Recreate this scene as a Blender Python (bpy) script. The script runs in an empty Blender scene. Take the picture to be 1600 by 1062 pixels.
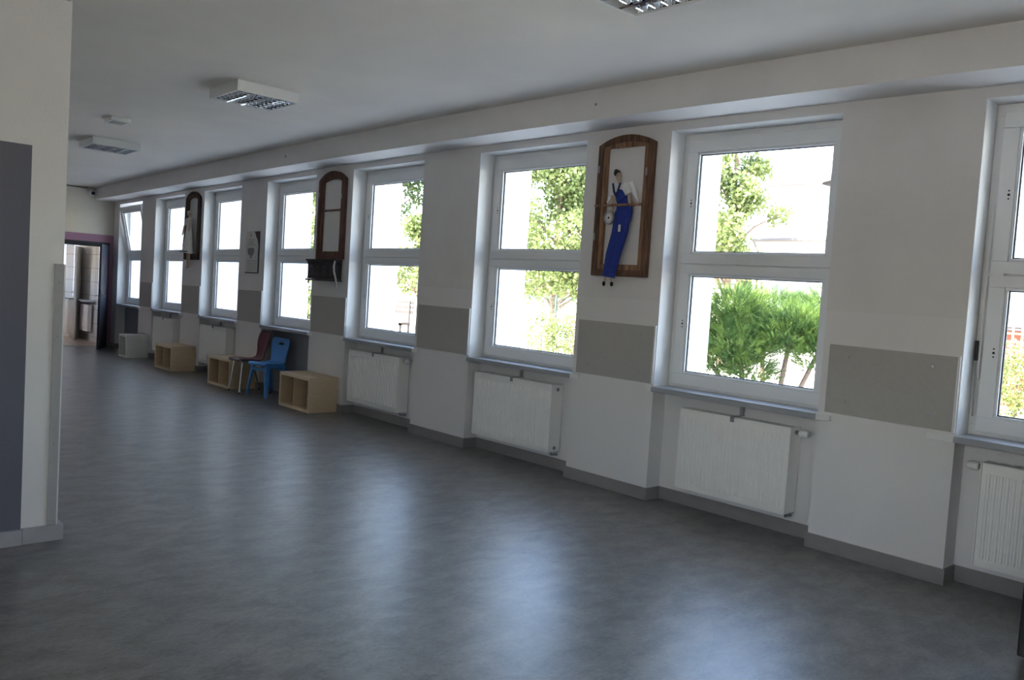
import bpy, bmesh, math, random
from mathutils import Vector, Matrix, Euler
random.seed(7)
PI = math.pi
SC = bpy.context.scene
COL = SC.collection

# ------------------------------------------------------------------ camera
F_PX = 1278.8
cam_d = bpy.data.cameras.new('camera'); cam = bpy.data.objects.new('camera', cam_d); COL.objects.link(cam)
cam_d.sensor_width = 36; cam_d.lens = 36 * F_PX / 1600; cam_d.clip_start = .05; cam_d.clip_end = 500
R_ = Vector((0.73712138, -0.67277562, 0.06344318)); U_ = Vector((-0.0099122, 0.08310953, 0.99649112)); F_ = Vector((0.67568766, 0.73516377, -0.05459312))
m = Matrix((R_, U_, -F_)).transposed().to_4x4(); m.translation = Vector((-5.3405, 0, 1.6))
cam.matrix_world = m
SC.camera = cam
# ------------------------------------------------------------------ render look
SC.view_settings.view_transform = 'Standard'; SC.view_settings.look = 'None'
SC.view_settings.gamma = 1; SC.view_settings.use_curve_mapping = False
SC.view_settings.exposure = 1.40
SC.cycles.use_denoising = True
SC.cycles.max_bounces = 14; SC.cycles.diffuse_bounces = 8; SC.cycles.glossy_bounces = 4
SC.cycles.transparent_max_bounces = 16; SC.cycles.sample_clamp_indirect = 8
# ------------------------------------------------------------------ sky and sun
w = bpy.data.worlds.new('world'); SC.world = w; w.use_nodes = True
nt = w.node_tree; nt.nodes.clear()
sky = nt.nodes.new('ShaderNodeTexSky'); sky.sky_type = 'NISHITA'; sky.sun_disc = False
sky.sun_elevation = math.radians(52); sky.sun_rotation = math.radians(-90); sky.air_density = 1.0; sky.dust_density = 2.0; sky.ozone_density = 1.0
bg = nt.nodes.new('ShaderNodeBackground'); bg.inputs['Strength'].default_value = 0.95
out = nt.nodes.new('ShaderNodeOutputWorld')
hz = nt.nodes.new('ShaderNodeMix'); hz.data_type = 'RGBA'; hz.inputs[0].default_value = .12; hz.inputs[7].default_value = (2.6, 2.6, 2.65, 1)     # thin bright haze
nt.links.new(sky.outputs[0], hz.inputs[6]); nt.links.new(hz.outputs[2], bg.inputs[0]); nt.links.new(bg.outputs[0], out.inputs[0])
sd = bpy.data.lights.new('sun', 'SUN'); sd.energy = 15.0; sd.angle = math.radians(.6); sd.color = (1, .95, .86)
so = bpy.data.objects.new('sun', sd); COL.objects.link(so)
so.rotation_euler = Vector((-.78, .10, 1.0)).to_track_quat('Z', 'Y').to_euler()   # sun behind the building

# ------------------------------------------------------------------ measures
FAR = [1.791, 4.082, 6.451, 8.869, 11.194, 13.481, 15.737, 17.8145]     # far edge of each window opening
NEAR = [0.37, 2.672, 4.990, 7.404, 9.781, 12.052, 14.32, 16.464]       # near edge
ZS, ZT, ZC, ZB, BX, RV, NI, YB = .905, 2.887, 3.190, 2.953, .372, .1715, .1725, 18.154
WT = .72
def sag(y):        # storey height varies slightly along the old building
    y = min(max(y, 0), 20)
    return .01242 * y - .001033 * y * y + .0000216 * y ** 3

# ------------------------------------------------------------------ materials
def nodes(name):
    mt = bpy.data.materials.new(name); mt.use_nodes = True
    n = mt.node_tree; return mt, n, n.nodes['Principled BSDF']
def mat(name, col, rough=.6, metal=0, var=.04, scale=8, bump=0, bscale=60, spec=.5, stretch=(1, 1, 1), coat=0):
    mt, n, b = nodes(name)
    b.inputs['Roughness'].default_value = rough; b.inputs['Metallic'].default_value = metal
    b.inputs['Specular IOR Level'].default_value = spec
    if coat: b.inputs['Coat Weight'].default_value = coat
    g = n.nodes.new('ShaderNodeNewGeometry'); mp = n.nodes.new('ShaderNodeMapping'); mp.inputs['Scale'].default_value = stretch
    n.links.new(g.outputs['Position'], mp.inputs[0])
    t = n.nodes.new('ShaderNodeTexNoise'); t.inputs['Scale'].default_value = scale; t.inputs['Detail'].default_value = 5
    n.links.new(mp.outputs[0], t.inputs['Vector'])
    r = n.nodes.new('ShaderNodeMapRange'); r.inputs[1].default_value = .3; r.inputs[2].default_value = .7
    r.inputs[3].default_value = 1 - var; r.inputs[4].default_value = 1 + var
    n.links.new(t.outputs[0], r.inputs[0])
    v = n.nodes.new('ShaderNodeVectorMath'); v.operation = 'SCALE'; v.inputs[0].default_value = col[:3]
    n.links.new(r.outputs[0], v.inputs['Scale']); n.links.new(v.outputs[0], b.inputs['Base Color'])
    if bump:
        t2 = n.nodes.new('ShaderNodeTexNoise'); t2.inputs['Scale'].default_value = bscale; t2.inputs['Detail'].default_value = 3
        n.links.new(mp.outputs[0], t2.inputs['Vector'])
        bp = n.nodes.new('ShaderNodeBump'); bp.inputs['Strength'].default_value = bump; bp.inputs['Distance'].default_value = .01
        n.links.new(t2.outputs[0], bp.inputs['Height']); n.links.new(bp.outputs[0], b.inputs['Normal'])
    return mt
def math_node(n, op, a, b=None):
    k = n.nodes.new('ShaderNodeMath'); k.operation = op
    for i, s in enumerate((a, b)):
        if s is None: continue
        if isinstance(s, (int, float)): k.inputs[i].default_value = s
        else: n.links.new(s, k.inputs[i])
    return k.outputs[0]
def mixcol(n, fac, a, b):
    k = n.nodes.new('ShaderNodeMix'); k.data_type = 'RGBA'
    n.links.new(fac, k.inputs[0])
    for i, s in ((6, a), (7, b)):
        if isinstance(s, tuple): k.inputs[i].default_value = (*s, 1)
        else: n.links.new(s, k.inputs[i])
    return k.outputs[2]
def paint2(name, base, other, axis_lt, rough=.55):
    """wall paint with a second colour where every (axis, limit, sign) test holds"""
    mt = mat(name, base, rough, var=.03, scale=3, bump=.12, bscale=90)
    n = mt.node_tree; b = n.nodes['Principled BSDF']; src = b.inputs['Base Color'].links[0].from_socket
    g = n.nodes.new('ShaderNodeNewGeometry'); s = n.nodes.new('ShaderNodeSeparateXYZ'); n.links.new(g.outputs['Position'], s.inputs[0])
    f = None
    for ax, lim, sg in axis_lt:
        t = math_node(n, 'LESS_THAN' if sg < 0 else 'GREATER_THAN', s.outputs[ax], lim)
        f = t if f is None else math_node(n, 'MULTIPLY', f, t)
    n.links.new(mixcol(n, f, src, other), b.inputs['Base Color'])
    return mt
M = {}
M['wall'] = paint2('white_wall_paint', (.72, .70, .69), (.755, .735, .73), [(2, 1.63, -1)])
M['ceiling'] = mat('ceiling_paint', (.80, .755, .695), .7, var=.03, scale=2, bump=.1, bscale=70)
M['reveal'] = mat('reveal_paint', (.78, .78, .77), .45, var=.02)
M['partition'] = paint2('partition_paint', (.77, .75, .72), (.135, .135, .165), [(0, -4.24, -1), (2, 2.262, -1)])
M['back'] = paint2('back_wall_paint', (.68, .63, .54), (.38, .19, .28), [(2, 2.30, -1)])
M['niche_grey'] = mat('grey_niche_paint', (.25, .255, .27), .6)
M['base'] = mat('baseboard_vinyl', (.27, .255, .25), .4, var=.05)
M['pbase'] = mat('partition_baseboard_vinyl', (.40, .39, .39), .4, var=.08)
M['pvc'] = mat('white_pvc', (.76, .77, .78), .28, var=.01)
M['gasket'] = mat('black_rubber', (.015, .015, .018), .6)
M['sill'] = mat('grey_sill_laminate', (.36, .37, .39), .35, var=.05)
M['ext'] = mat('white_render_facade', (.80, .79, .77), .8, var=.03, bump=.2)
M['extsill'] = mat('white_metal_sill', (.75, .76, .78), .4)
M['rad'] = mat('radiator_enamel', (.88, .87, .84), .3, var=.015)
M['radgrille'] = mat('radiator_grille_grey', (.34, .34, .34), .45)
M['dark'] = mat('dark_grey_metal', (.06, .06, .065), .45, metal=.3)
M['steel'] = mat('grey_steel', (.35, .35, .36), .35, metal=.8)
M['chrome'] = mat('chrome', (.75, .75, .76), .12, metal=1, var=.01)
M['mirror'] = mat('polished_aluminium', (.88, .89, .91), .06, metal=1, var=.01)
M['lampwhite'] = mat('lamp_housing_white', (.80, .80, .78), .4, var=.01)
M['tube'] = mat('fluorescent_tube_glass', (.85, .85, .84), .25, var=.01)
M['panel'] = mat('grey_laminate_board', (.42, .405, .385), .5, var=.03, scale=40)
M['strip'] = mat('white_edge_profile', (.75, .75, .75), .35)
M['wood_frame'] = mat('old_brown_wood', (.125, .062, .034), .75, var=.65, scale=14, bump=.6, bscale=40, stretch=(3, 3, .35))
M['wood_dark'] = mat('dark_old_wood', (.045, .026, .018), .7, var=.45, scale=14, bump=.6, bscale=40, stretch=(3, 3, .35))
M['birch'] = mat('birch_veneer', (.60, .45, .29), .45, var=.08, scale=10, stretch=(1, 1, 7))
M['birch_edge'] = mat('birch_edge_band', (.72, .58, .41), .45, var=.05, scale=20)
M['whitebox'] = mat('white_laminate', (.72, .71, .66), .4, var=.02)
M['blue'] = mat('blue_plastic', (.07, .26, .62), .32, var=.05)
M['maroon'] = mat('dark_red_plastic', (.085, .012, .02), .42, var=.06)
M['denim'] = mat('royal_blue_cloth', (.018, .04, .26), .85, var=.15, scale=60, bump=.3, bscale=200)
M['denim2'] = mat('navy_cloth_straps', (.012, .02, .11), .85, var=.1, scale=60)
M['cloth'] = mat('white_cloth', (.75, .74, .70), .85, var=.05, scale=40, bump=.3, bscale=120)
M['wingcloth'] = mat('bright_white_cloth', (.9, .9, .89), .8, var=.02)
M['skin'] = mat('beige_doll_cloth', (.55, .40, .29), .85, var=.04)
M['black'] = mat('black_cloth', (.012, .012, .013), .8)
M['blackgloss'] = mat('black_lacquer', (.008, .008, .009), .35, var=.1)
M['iron'] = mat('dark_cast_iron', (.03, .028, .026), .5, metal=.4, var=.3, scale=30, bump=.4)
M['iron_edge'] = mat('worn_grey_metal_edge', (.30, .27, .25), .5, metal=.3, var=.2, scale=30)
M['paper'] = mat('printed_paper', (.62, .60, .57), .7, var=.06, scale=30)
M['ink'] = mat('grey_print_ink', (.22, .21, .20), .7, var=.3, scale=60)
M['inkdark'] = mat('dark_print_ink', (.10, .09, .09), .7, var=.4, scale=60)
M['inkred'] = mat('dark_red_print', (.10, .03, .035), .7, var=.3, scale=40)
M['doorleaf'] = mat('dark_grey_door_leaf', (.040, .038, .050), .55, var=.05)
M['doorframe'] = mat('black_door_frame', (.015, .014, .016), .4)
M['cable'] = mat('black_cable', (.02, .02, .02), .5)
M['trunk'] = mat('bark', (.16, .11, .08), .9, var=.3, scale=12, bump=.5)
M['stone'] = mat('pale_gravel', (.72, .66, .56), .9, var=.12, scale=3)
M['brickred'] = mat('red_brown_paint', (.32, .08, .06), .8, var=.2)
M['yellowwood'] = mat('yellow_pine_slats', (.72, .50, .18), .7, var=.1)
M['greywood'] = mat('grey_weathered_wood', (.045, .036, .033), .8, var=.2)
M['housewall'] = mat('white_house_render', (.80, .78, .74), .8, var=.03)
M['rooftile'] = mat('pale_roof_tiles', (.62, .57, .54), .6, var=.06, scale=2)
M['gutter'] = mat('grey_gutter_metal', (.10, .09, .09), .5)
M['fence'] = mat('dark_green_fence_wire', (.05, .08, .06), .5)

def floor_mat():
    mt, n, b = nodes('grey_vinyl_floor')
    g = n.nodes.new('ShaderNodeNewGeometry'); mp = n.nodes.new('ShaderNodeMapping'); mp.inputs['Scale'].default_value = (1.0, 1.6, 1)
    n.links.new(g.outputs['Position'], mp.inputs[0])
    def noise(sc, det, ro=.55, dist=0):
        t = n.nodes.new('ShaderNodeTexNoise'); t.inputs['Scale'].default_value = sc; t.inputs['Detail'].default_value = det
        t.inputs['Roughness'].default_value = ro; t.inputs['Distortion'].default_value = dist
        n.links.new(mp.outputs[0], t.inputs['Vector']); return t.outputs[0]
    a = noise(4.5, 8, .65, .4); c = noise(38, 5, .6, .8)
    f = math_node(n, 'ADD', math_node(n, 'MULTIPLY', a, .6), math_node(n, 'MULTIPLY', c, .4))
    r = n.nodes.new('ShaderNodeValToRGB'); n.links.new(f, r.inputs[0])
    e = r.color_ramp.elements; e[0].position = .40; e[0].color = (.062, .060, .057, 1); e[1].position = .60; e[1].color = (.192, .182, .173, 1)
    s = n.nodes.new('ShaderNodeSeparateXYZ'); n.links.new(g.outputs['Position'], s.inputs[0])
    seam = None
    for y0 in (4.30, 8.3, 12.3, 16.3):      # welded seams of the sheets
        d = math_node(n, 'ABSOLUTE', math_node(n, 'SUBTRACT', s.outputs[1], y0))
        t = math_node(n, 'LESS_THAN', d, .004)
        seam = t if seam is None else math_node(n, 'MAXIMUM', seam, t)
    # a scratch wandering across the sheet
    cx = math_node(n, 'SUBTRACT', s.outputs[1], math_node(n, 'ADD', 3.35, math_node(n, 'MULTIPLY', s.outputs[0], .62)))
    cx = math_node(n, 'ADD', cx, math_node(n, 'MULTIPLY', math_node(n, 'SINE', math_node(n, 'MULTIPLY', s.outputs[0], 9)), .02))
    sc = math_node(n, 'LESS_THAN', math_node(n, 'ABSOLUTE', cx), .0022)
    sc = math_node(n, 'MULTIPLY', sc, math_node(n, 'LESS_THAN', s.outputs[0], -1.55))
    sc = math_node(n, 'MULTIPLY', sc, math_node(n, 'GREATER_THAN', s.outputs[0], -2.6))
    seam = math_node(n, 'MULTIPLY', math_node(n, 'MAXIMUM', seam, sc), .55)
    n.links.new(mixcol(n, seam, r.outputs[0], (.045, .045, .05)), b.inputs['Base Color'])
    rr = n.nodes.new('ShaderNodeMapRange'); rr.inputs[3].default_value = .33; rr.inputs[4].default_value = .45
    n.links.new(c, rr.inputs[0]); n.links.new(rr.outputs[0], b.inputs['Roughness'])
    bp = n.nodes.new('ShaderNodeBump'); bp.inputs['Strength'].default_value = .22; bp.inputs['Distance'].default_value = .004
    n.links.new(f, bp.inputs['Height']); n.links.new(bp.outputs[0], b.inputs['Normal'])
    b.inputs['Specular IOR Level'].default_value = .95; b.inputs['Coat Weight'].default_value = .35; b.inputs['Coat Roughness'].default_value = .30
    return mt
M['floor'] = floor_mat()
def tile_mat(name, c1, grout, sx, sz, rough=.2, axes=(1, 2)):
    mt, n, b = nodes(name)
    g = n.nodes.new('ShaderNodeNewGeometry'); s = n.nodes.new('ShaderNodeSeparateXYZ'); n.links.new(g.outputs['Position'], s.inputs[0])
    f = None
    for ax, st in ((axes[0], sx), (axes[1], sz)):
        q = math_node(n, 'FRACT', math_node(n, 'DIVIDE', math_node(n, 'ADD', s.outputs[ax], 50), st))
        t = math_node(n, 'LESS_THAN', q, .012 / st)
        f = t if f is None else math_node(n, 'MAXIMUM', f, t)
    n.links.new(mixcol(n, f, c1, grout), b.inputs['Base Color']); b.inputs['Roughness'].default_value = rough
    return mt
M['walltile'] = tile_mat('white_wall_tiles', (.72, .72, .72), (.40, .38, .36), .30, .30)
M['floortile'] = tile_mat('beige_floor_tiles', (.42, .34, .28), (.25, .2, .17), .33, .33, .35, (0, 1))
def glass_mat():
    mt = bpy.data.materials.new('window_glass'); mt.use_nodes = True; n = mt.node_tree; n.nodes.clear()
    t = n.nodes.new('ShaderNodeBsdfTransparent'); t.inputs[0].default_value = (.94, .955, .95, 1)
    g = n.nodes.new('ShaderNodeBsdfGlossy'); g.inputs['Roughness'].default_value = .02
    fr = n.nodes.new('ShaderNodeFresnel'); fr.inputs[0].default_value = 1.45
    x = n.nodes.new('ShaderNodeMixShader'); o = n.nodes.new('ShaderNodeOutputMaterial')
    ge = n.nodes.new('ShaderNodeNewGeometry'); n.links.new(math_node(n, 'MULTIPLY', fr.outputs[0], math_node(n, 'SUBTRACT', 1.0, ge.outputs['Backfacing'])), x.inputs[0]); n.links.new(t.outputs[0], x.inputs[1]); n.links.new(g.outputs[0], x.inputs[2]); n.links.new(x.outputs[0], o.inputs[0])
    return mt
M['glass'] = glass_mat()
def leaf_mat(name, c1, c2, scale=2.0, trans=.35):
    mt, n, b = nodes(name)
    oi = n.nodes.new('ShaderNodeNewGeometry')
    t = n.nodes.new('ShaderNodeTexNoise'); t.inputs['Scale'].default_value = scale; t.inputs['Detail'].default_value = 4
    n.links.new(oi.outputs['Position'], t.inputs['Vector'])
    r = n.nodes.new('ShaderNodeMapRange'); r.inputs[1].default_value = .35; r.inputs[2].default_value = .65; n.links.new(t.outputs[0], r.inputs[0])
    c = mixcol(n, r.outputs[0], c1, c2)
    n.links.new(c, b.inputs['Base Color']); b.inputs['Roughness'].default_value = .55; b.inputs['Specular IOR Level'].default_value = .3
    tr = n.nodes.new('ShaderNodeBsdfTranslucent'); n.links.new(c, tr.inputs[0])
    x = n.nodes.new('ShaderNodeMixShader'); x.inputs[0].default_value = trans
    o = n.nodes['Material Output']
    n.links.new(b.outputs[0], x.inputs[1]); n.links.new(tr.outputs[0], x.inputs[2]); n.links.new(x.outputs[0], o.inputs[0])
    return mt
M['leaf'] = leaf_mat('tree_leaves', (.10, .14, .04), (.22, .26, .10), 3.0, .3)
M['leafdark'] = leaf_mat('conifer_leaves', (.03, .06, .02), (.09, .12, .04))
M['juniper'] = leaf_mat('juniper_needles', (.032, .085, .018), (.15, .22, .04), 4, .3)
M['hedge'] = leaf_mat('hedge_leaves', (.12, .17, .05), (.26, .29, .12))
M['grass'] = mat('lawn_grass', (.30, .40, .10), .9, var=.25, scale=6)

# ------------------------------------------------------------------ mesh helpers
class MB:
    def __init__(s): s.bm = bmesh.new(); s.mi = 0
    def _f(s, vs):
        try:
            f = s.bm.faces.new(vs); f.material_index = s.mi; return f
        except ValueError: return None
    def box(s, x0, x1, y0, y1, z0, z1, mtx=None):
        c = [Vector((x, y, z)) for x in (x0, x1) for y in (y0, y1) for z in (z0, z1)]
        if mtx is not None: c = [mtx @ v for v in c]
        v = [s.bm.verts.new(p) for p in c]
        for q in ((0, 1, 3, 2), (4, 6, 7, 5), (0, 4, 5, 1), (2, 3, 7, 6), (0, 2, 6, 4), (1, 5, 7, 3)): s._f([v[i] for i in q])
        return s
    def prism(s, pts, d):      # pts list of 3d points (closed polygon), d extrusion vector
        a = [s.bm.verts.new(Vector(p)) for p in pts]; b = [s.bm.verts.new(Vector(p) + Vector(d)) for p in pts]
        s._f(a[::-1]); s._f(b)
        n = len(pts)
        for i in range(n): s._f([a[i], a[(i + 1) % n], b[(i + 1) % n], b[i]])
        return s
    def tube(s, pts, rad, seg=10, flat=1.0, fdir=None, cap=True):
        """swept tube; rad number or list; flat squashes along fdir"""
        pts = [Vector(p) for p in pts]; n = len(pts)
        if not isinstance(rad, (list, tuple)): rad = [rad] * n
        rings = []; pu = None
        for i, p in enumerate(pts):
            t = (pts[min(i + 1, n - 1)] - pts[max(i - 1, 0)]).normalized()
            ref = Vector(fdir) if fdir is not None else (pu if pu is not None else (Vector((0, 0, 1)) if abs(t.z) < .9 else Vector((1, 0, 0))))
            u = (ref - t * ref.dot(t))
            if u.length < 1e-6: u = t.orthogonal()
            u.normalize(); v = t.cross(u); pu = u
            rings.append([s.bm.verts.new(p + rad[i] * (flat * math.cos(2 * PI * k / seg) * u + math.sin(2 * PI * k / seg) * v)) for k in range(seg)])
        for a, b in zip(rings, rings[1:]):
            for k in range(seg): s._f([a[k], a[(k + 1) % seg], b[(k + 1) % seg], b[k]])
        if cap: s._f(rings[0][::-1]); s._f(rings[-1])
        return s
    def ball(s, c, r, sx=1, sy=1, sz=1, seg=14, rings=9):
        c = Vector(c); rs = []
        top = s.bm.verts.new(c + Vector((0, 0, r * sz))); bot = s.bm.verts.new(c - Vector((0, 0, r * sz)))
        for j in range(1, rings):
            th = PI * j / rings
            rs.append([s.bm.verts.new(c + Vector((r * sx * math.sin(th) * math.cos(2 * PI * k / seg), r * sy * math.sin(th) * math.sin(2 * PI * k / seg), r * sz * math.cos(th)))) for k in range(seg)])
        for k in range(seg):
            s._f([top, rs[0][k], rs[0][(k + 1) % seg]]); s._f([bot, rs[-1][(k + 1) % seg], rs[-1][k]])
        for a, b in zip(rs, rs[1:]):
            for k in range(seg): s._f([a[k], b[k], b[(k + 1) % seg], a[(k + 1) % seg]])
        return s
    def frame(s, ax, x0, x1, y0, y1, z0, z1, wy0, wy1, wz0, wz1):
        """rectangular frame in the y-z plane, thickness x0..x1"""
        s.box(x0, x1, y0, y1, z0, z0 + wz0); s.box(x0, x1, y0, y1, z1 - wz1, z1)
        s.box(x0, x1, y0, y0 + wy0, z0 + wz0, z1 - wz1); s.box(x0, x1, y1 - wy1, y1, z0 + wz0, z1 - wz1)
        return s
WARP = []
def obj(name, mb, mats, parent=None, bevel=0, smooth=False, warp=True):
    me = bpy.data.meshes.new(name); bm = mb.bm if isinstance(mb, MB) else mb
    if bevel == 0 and not smooth: pass
    bmesh.ops.recalc_face_normals(bm, faces=bm.faces)
    bm.to_mesh(me); bm.free()
    o = bpy.data.objects.new(name, me); COL.objects.link(o)
    for k in (mats if isinstance(mats, (list, tuple)) else [mats]): me.materials.append(k)
    if parent is not None:
        o.parent = parent
        me.transform(Matrix.Translation(-wloc(parent)))
    if smooth:
        me.polygons.foreach_set('use_smooth', [True] * len(me.polygons)); me.update()
        try: me.set_sharp_from_angle(angle=math.radians(40))
        except Exception: pass
    if bevel:
        b = o.modifiers.new('bevel', 'BEVEL'); b.width = bevel; b.segments = 2; b.limit_method = 'ANGLE'
    if warp: WARP.append(o)
    return o
def wloc(o):
    v = Vector(o.location)
    while o.parent: o = o.parent; v = v + o.location
    return v
def thing(name, label, cat, loc, group=None):
    o = bpy.data.objects.new(name, None); COL.objects.link(o); o.location = loc; o.empty_display_size = .1
    o['label'] = label; o['category'] = cat
    if group: o['group'] = group
    return o
def tag(o, label, cat, group=None):
    o['label'] = label; o['category'] = cat
    if group: o['group'] = group
    return o
def origin_to(o, p):
    o.data.transform(Matrix.Translation(-Vector(p))); o.location = Vector(p); return o
def struct(name, mb, m, **k):
    o = obj(name, mb, m, **k)
    if o.parent is None: o['kind'] = 'structure'
    return o
def sroot(name, loc):
    o = bpy.data.objects.new(name, None); COL.objects.link(o); o.location = loc; o['kind'] = 'structure'; o.empty_display_size = .1; return o
def ysteps(a, b, st=1.0):
    n = max(1, round((b - a) / st)); return [a + (b - a) * i / n for i in range(n + 1)]
def longbox(mb, x0, x1, y0, y1, z0, z1, st=1.0):
    """box with cross sections along y, so it can follow the slight sag"""
    ys = ysteps(y0, y1, st); rows = [[mb.bm.verts.new((x, y, z)) for x, z in ((x0, z0), (x1, z0), (x1, z1), (x0, z1))] for y in ys]
    mb._f(rows[0]); mb._f(rows[-1][::-1])
    for a, b in zip(rows, rows[1:]):
        for k in range(4): mb._f([a[k], a[(k + 1) % 4], b[(k + 1) % 4], b[k]])
    return mb

# ================================================================== THE ROOM
XL, Y0 = -6.6, -3.2
fl = MB(); longbox(fl, XL, NI + .3, Y0, YB, -.15, 0)
struct('floor', fl, M['floor'])
ce = MB(); longbox(ce, XL, WT, Y0, YB + 5, ZC, ZC + .2)
struct('ceiling', ce, M['ceiling'])
# window wall: piers, aprons, lintel in one wall
wl = MB()
edges = [Y0] + [v for p in zip(NEAR, FAR) for v in p] + [YB + .2]
for a, b in zip(edges[0::2], edges[1::2]): longbox(wl, 0, WT, a, b, 0, ZT, 1.2)
longbox(wl, 0, WT, Y0, YB + .2, ZT, ZC)
for i, (a, b) in enumerate(zip(NEAR, FAR)):
    wl.mi = 1 if i in (4, 7) else 0
    wl.box(NI, WT, a, b, 0, ZS - .042)
    wl.mi = 0
struct('wall_right', wl, [M['wall'], M['niche_grey']])
# downstand beam along the window wall
bm_ = MB(); longbox(bm_, -BX, 0, Y0, YB, ZB, ZC)
struct('trim_1', bm_, M['wall'])
# two small plugs on the beam face
for y in (4.58, 9.95, 13.0):
    pl = MB(); pl.tube([(-BX, y, 3.07), (-BX - .006, y, 3.07)], .011, 12)
    tag(origin_to(obj('wall_plug', pl, M['steel']), (-BX, y, 3.07)), {4.58: 'small round grey plug on the beam above the dungarees angel', 9.95: 'small grey plug on the beam left of the arched empty frame', 13.0: 'small grey plug far along the beam near the white angel'}[y], 'plug')
# back wall with doorway
DX0, DX1, DZ = -1.03, -.125, 2.06
bw = MB(); bw.box(XL, DX0, YB, YB + .2, 0, ZC); bw.box(DX1, 0, YB, YB + .2, 0, ZC); bw.box(DX0, DX1, YB, YB + .2, DZ, ZC)
struct('wall_back', bw, M['back'])
# left and near walls (outside the frame, they close the room)
LO = [(-1.1, -.5), (1.2, 2.3)]      # unseen windows added to the left wall for the light from that side
lw = MB(); prev = Y0
for a, b in LO + [(YB + .2, None)]:
    longbox(lw, XL - .3, XL, prev, a, 0, ZC); prev = b
for a, b in LO: lw.box(XL - .3, XL, a, b, 0, 1.0); lw.box(XL - .3, XL, a, b, 2.30, ZC)
struct('wall_left', lw, M['wall'])
for k, (a, b) in enumerate(LO):
    w_ = sroot('window_%d' % (k + 10), (XL, (a + b) / 2, 1.0))
    f = MB(); f.frame(0, XL - .2, XL - .13, a + .001, b - .001, 1.001, 2.299, .07, .07, .07, .07); f.box(XL - .2, XL - .13, (a + b) / 2 - .04, (a + b) / 2 + .04, 1.071, 2.229)
    obj('window_frame', f, M['pvc'], w_)
    f = MB(); f.box(XL - .168, XL - .163, a + .07, b - .07, 1.07, 2.23); obj('glass_pane', f, M['glass'], w_)
    pd = bpy.data.lights.new('sky_portal', 'AREA'); pd.shape = 'RECTANGLE'; pd.size = 1.3; pd.size_y = b - a; pd.cycles.is_portal = True
    po = bpy.data.objects.new('sky_portal', pd); COL.objects.link(po); po.location = (XL - .31, (a + b) / 2, 1.65); po.rotation_euler = (0, -PI / 2, 0)
cn = MB(); cn.box(XL - 4.0, XL - .3, Y0 - 2, 7.5, 3.25, 3.4)  # unseen canopy added to keep the sun out of the left windows
for y in (-4.8, 1.2, 7.2): cn.box(XL - 3.9, XL - 3.75, y, y + .15, -.3, 3.249)
struct('trim_8', cn, M['ext'], warp=False)
nw = MB(); NX = (-5.3, -4.5)  # unseen window opening added here to brighten the partition face
nw.box(XL - .3, NX[0], Y0 - .3, Y0, 0, ZC); nw.box(NX[1], WT, Y0 - .3, Y0, 0, ZC); nw.box(*NX, Y0 - .3, Y0, 0, 1.0); nw.box(*NX, Y0 - .3, Y0, 2.3, ZC)
struct('wall_near', nw, M['wall'])
w_ = sroot('window_12', (-4.9, Y0, 1.0))
f = MB(); f.box(NX[0] + .001, NX[0] + .07, Y0 - .2, Y0 - .13, 1.001, 2.299); f.box(NX[1] - .07, NX[1] - .001, Y0 - .2, Y0 - .13, 1.001, 2.299); f.box(NX[0] + .07, NX[1] - .07, Y0 - .2, Y0 - .13, 1.001, 1.07); f.box(NX[0] + .07, NX[1] - .07, Y0 - .2, Y0 - .13, 2.23, 2.299)
obj('window_frame', f, M['pvc'], w_)
f = MB(); f.box(NX[0] + .07, NX[1] - .07, Y0 - .168, Y0 - .163, 1.07, 2.23); obj('glass_pane', f, M['glass'], w_)
pd = bpy.data.lights.new('sky_portal', 'AREA'); pd.shape = 'RECTANGLE'; pd.size = NX[1] - NX[0]; pd.size_y = 1.3; pd.cycles.is_portal = True
po = bpy.data.objects.new('sky_portal', pd); COL.objects.link(po); po.location = (-4.9, Y0 - .31, 1.65); po.rotation_euler = (PI / 2, 0, 0)
# partition wall on the left
PX, PY = -4.062, 5.24
pw = MB(); pw.box(XL, PX, PY, PY + .38, 0, ZC); struct('wall_partition', pw, M['partition'])
pb = MB(); pb.box(-4.235, PX + .04, PY - .018, PY + .40, 0, .09); pb.box(XL, -4.237, PY - .024, PY, 0, .086)
struct('baseboard_partition', pb, M['pbase'], bevel=.003)
cb = MB(); longbox(cb, -4.5, PX - .012, Y0, PY, 2.975, ZC); struct('trim_2', cb, M['wall'])
# baseboards
bb = MB(); T = .014; H = .0964
for i in range(9):
    a = Y0 if i == 0 else FAR[i - 1]; b = NEAR[i] if i < 8 else YB
    longbox(bb, -T, 0, a - (T if i else 0), b + (T if i < 8 else 0), 0, H, 1.2)
    if i: bb.box(0, NI, a - T + .0005, a - .0005, 0, H - .0004)
    if i < 8: bb.box(0, NI, b + .0005, b + T - .0005, 0, H - .0004)
for a, b in zip(NEAR, FAR): longbox(bb, NI - T, NI - .0005, a + T, b - T, 0, H - .0006, 1.2)
struct('baseboard_right', bb, M['base'])
b2 = MB(); b2.box(XL, DX0 - .06, YB - T, YB, 0, H); b2.box(DX1 + .06, -T - .001, YB - T, YB, 0, H); struct('baseboard_back', b2, M['base'])

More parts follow.
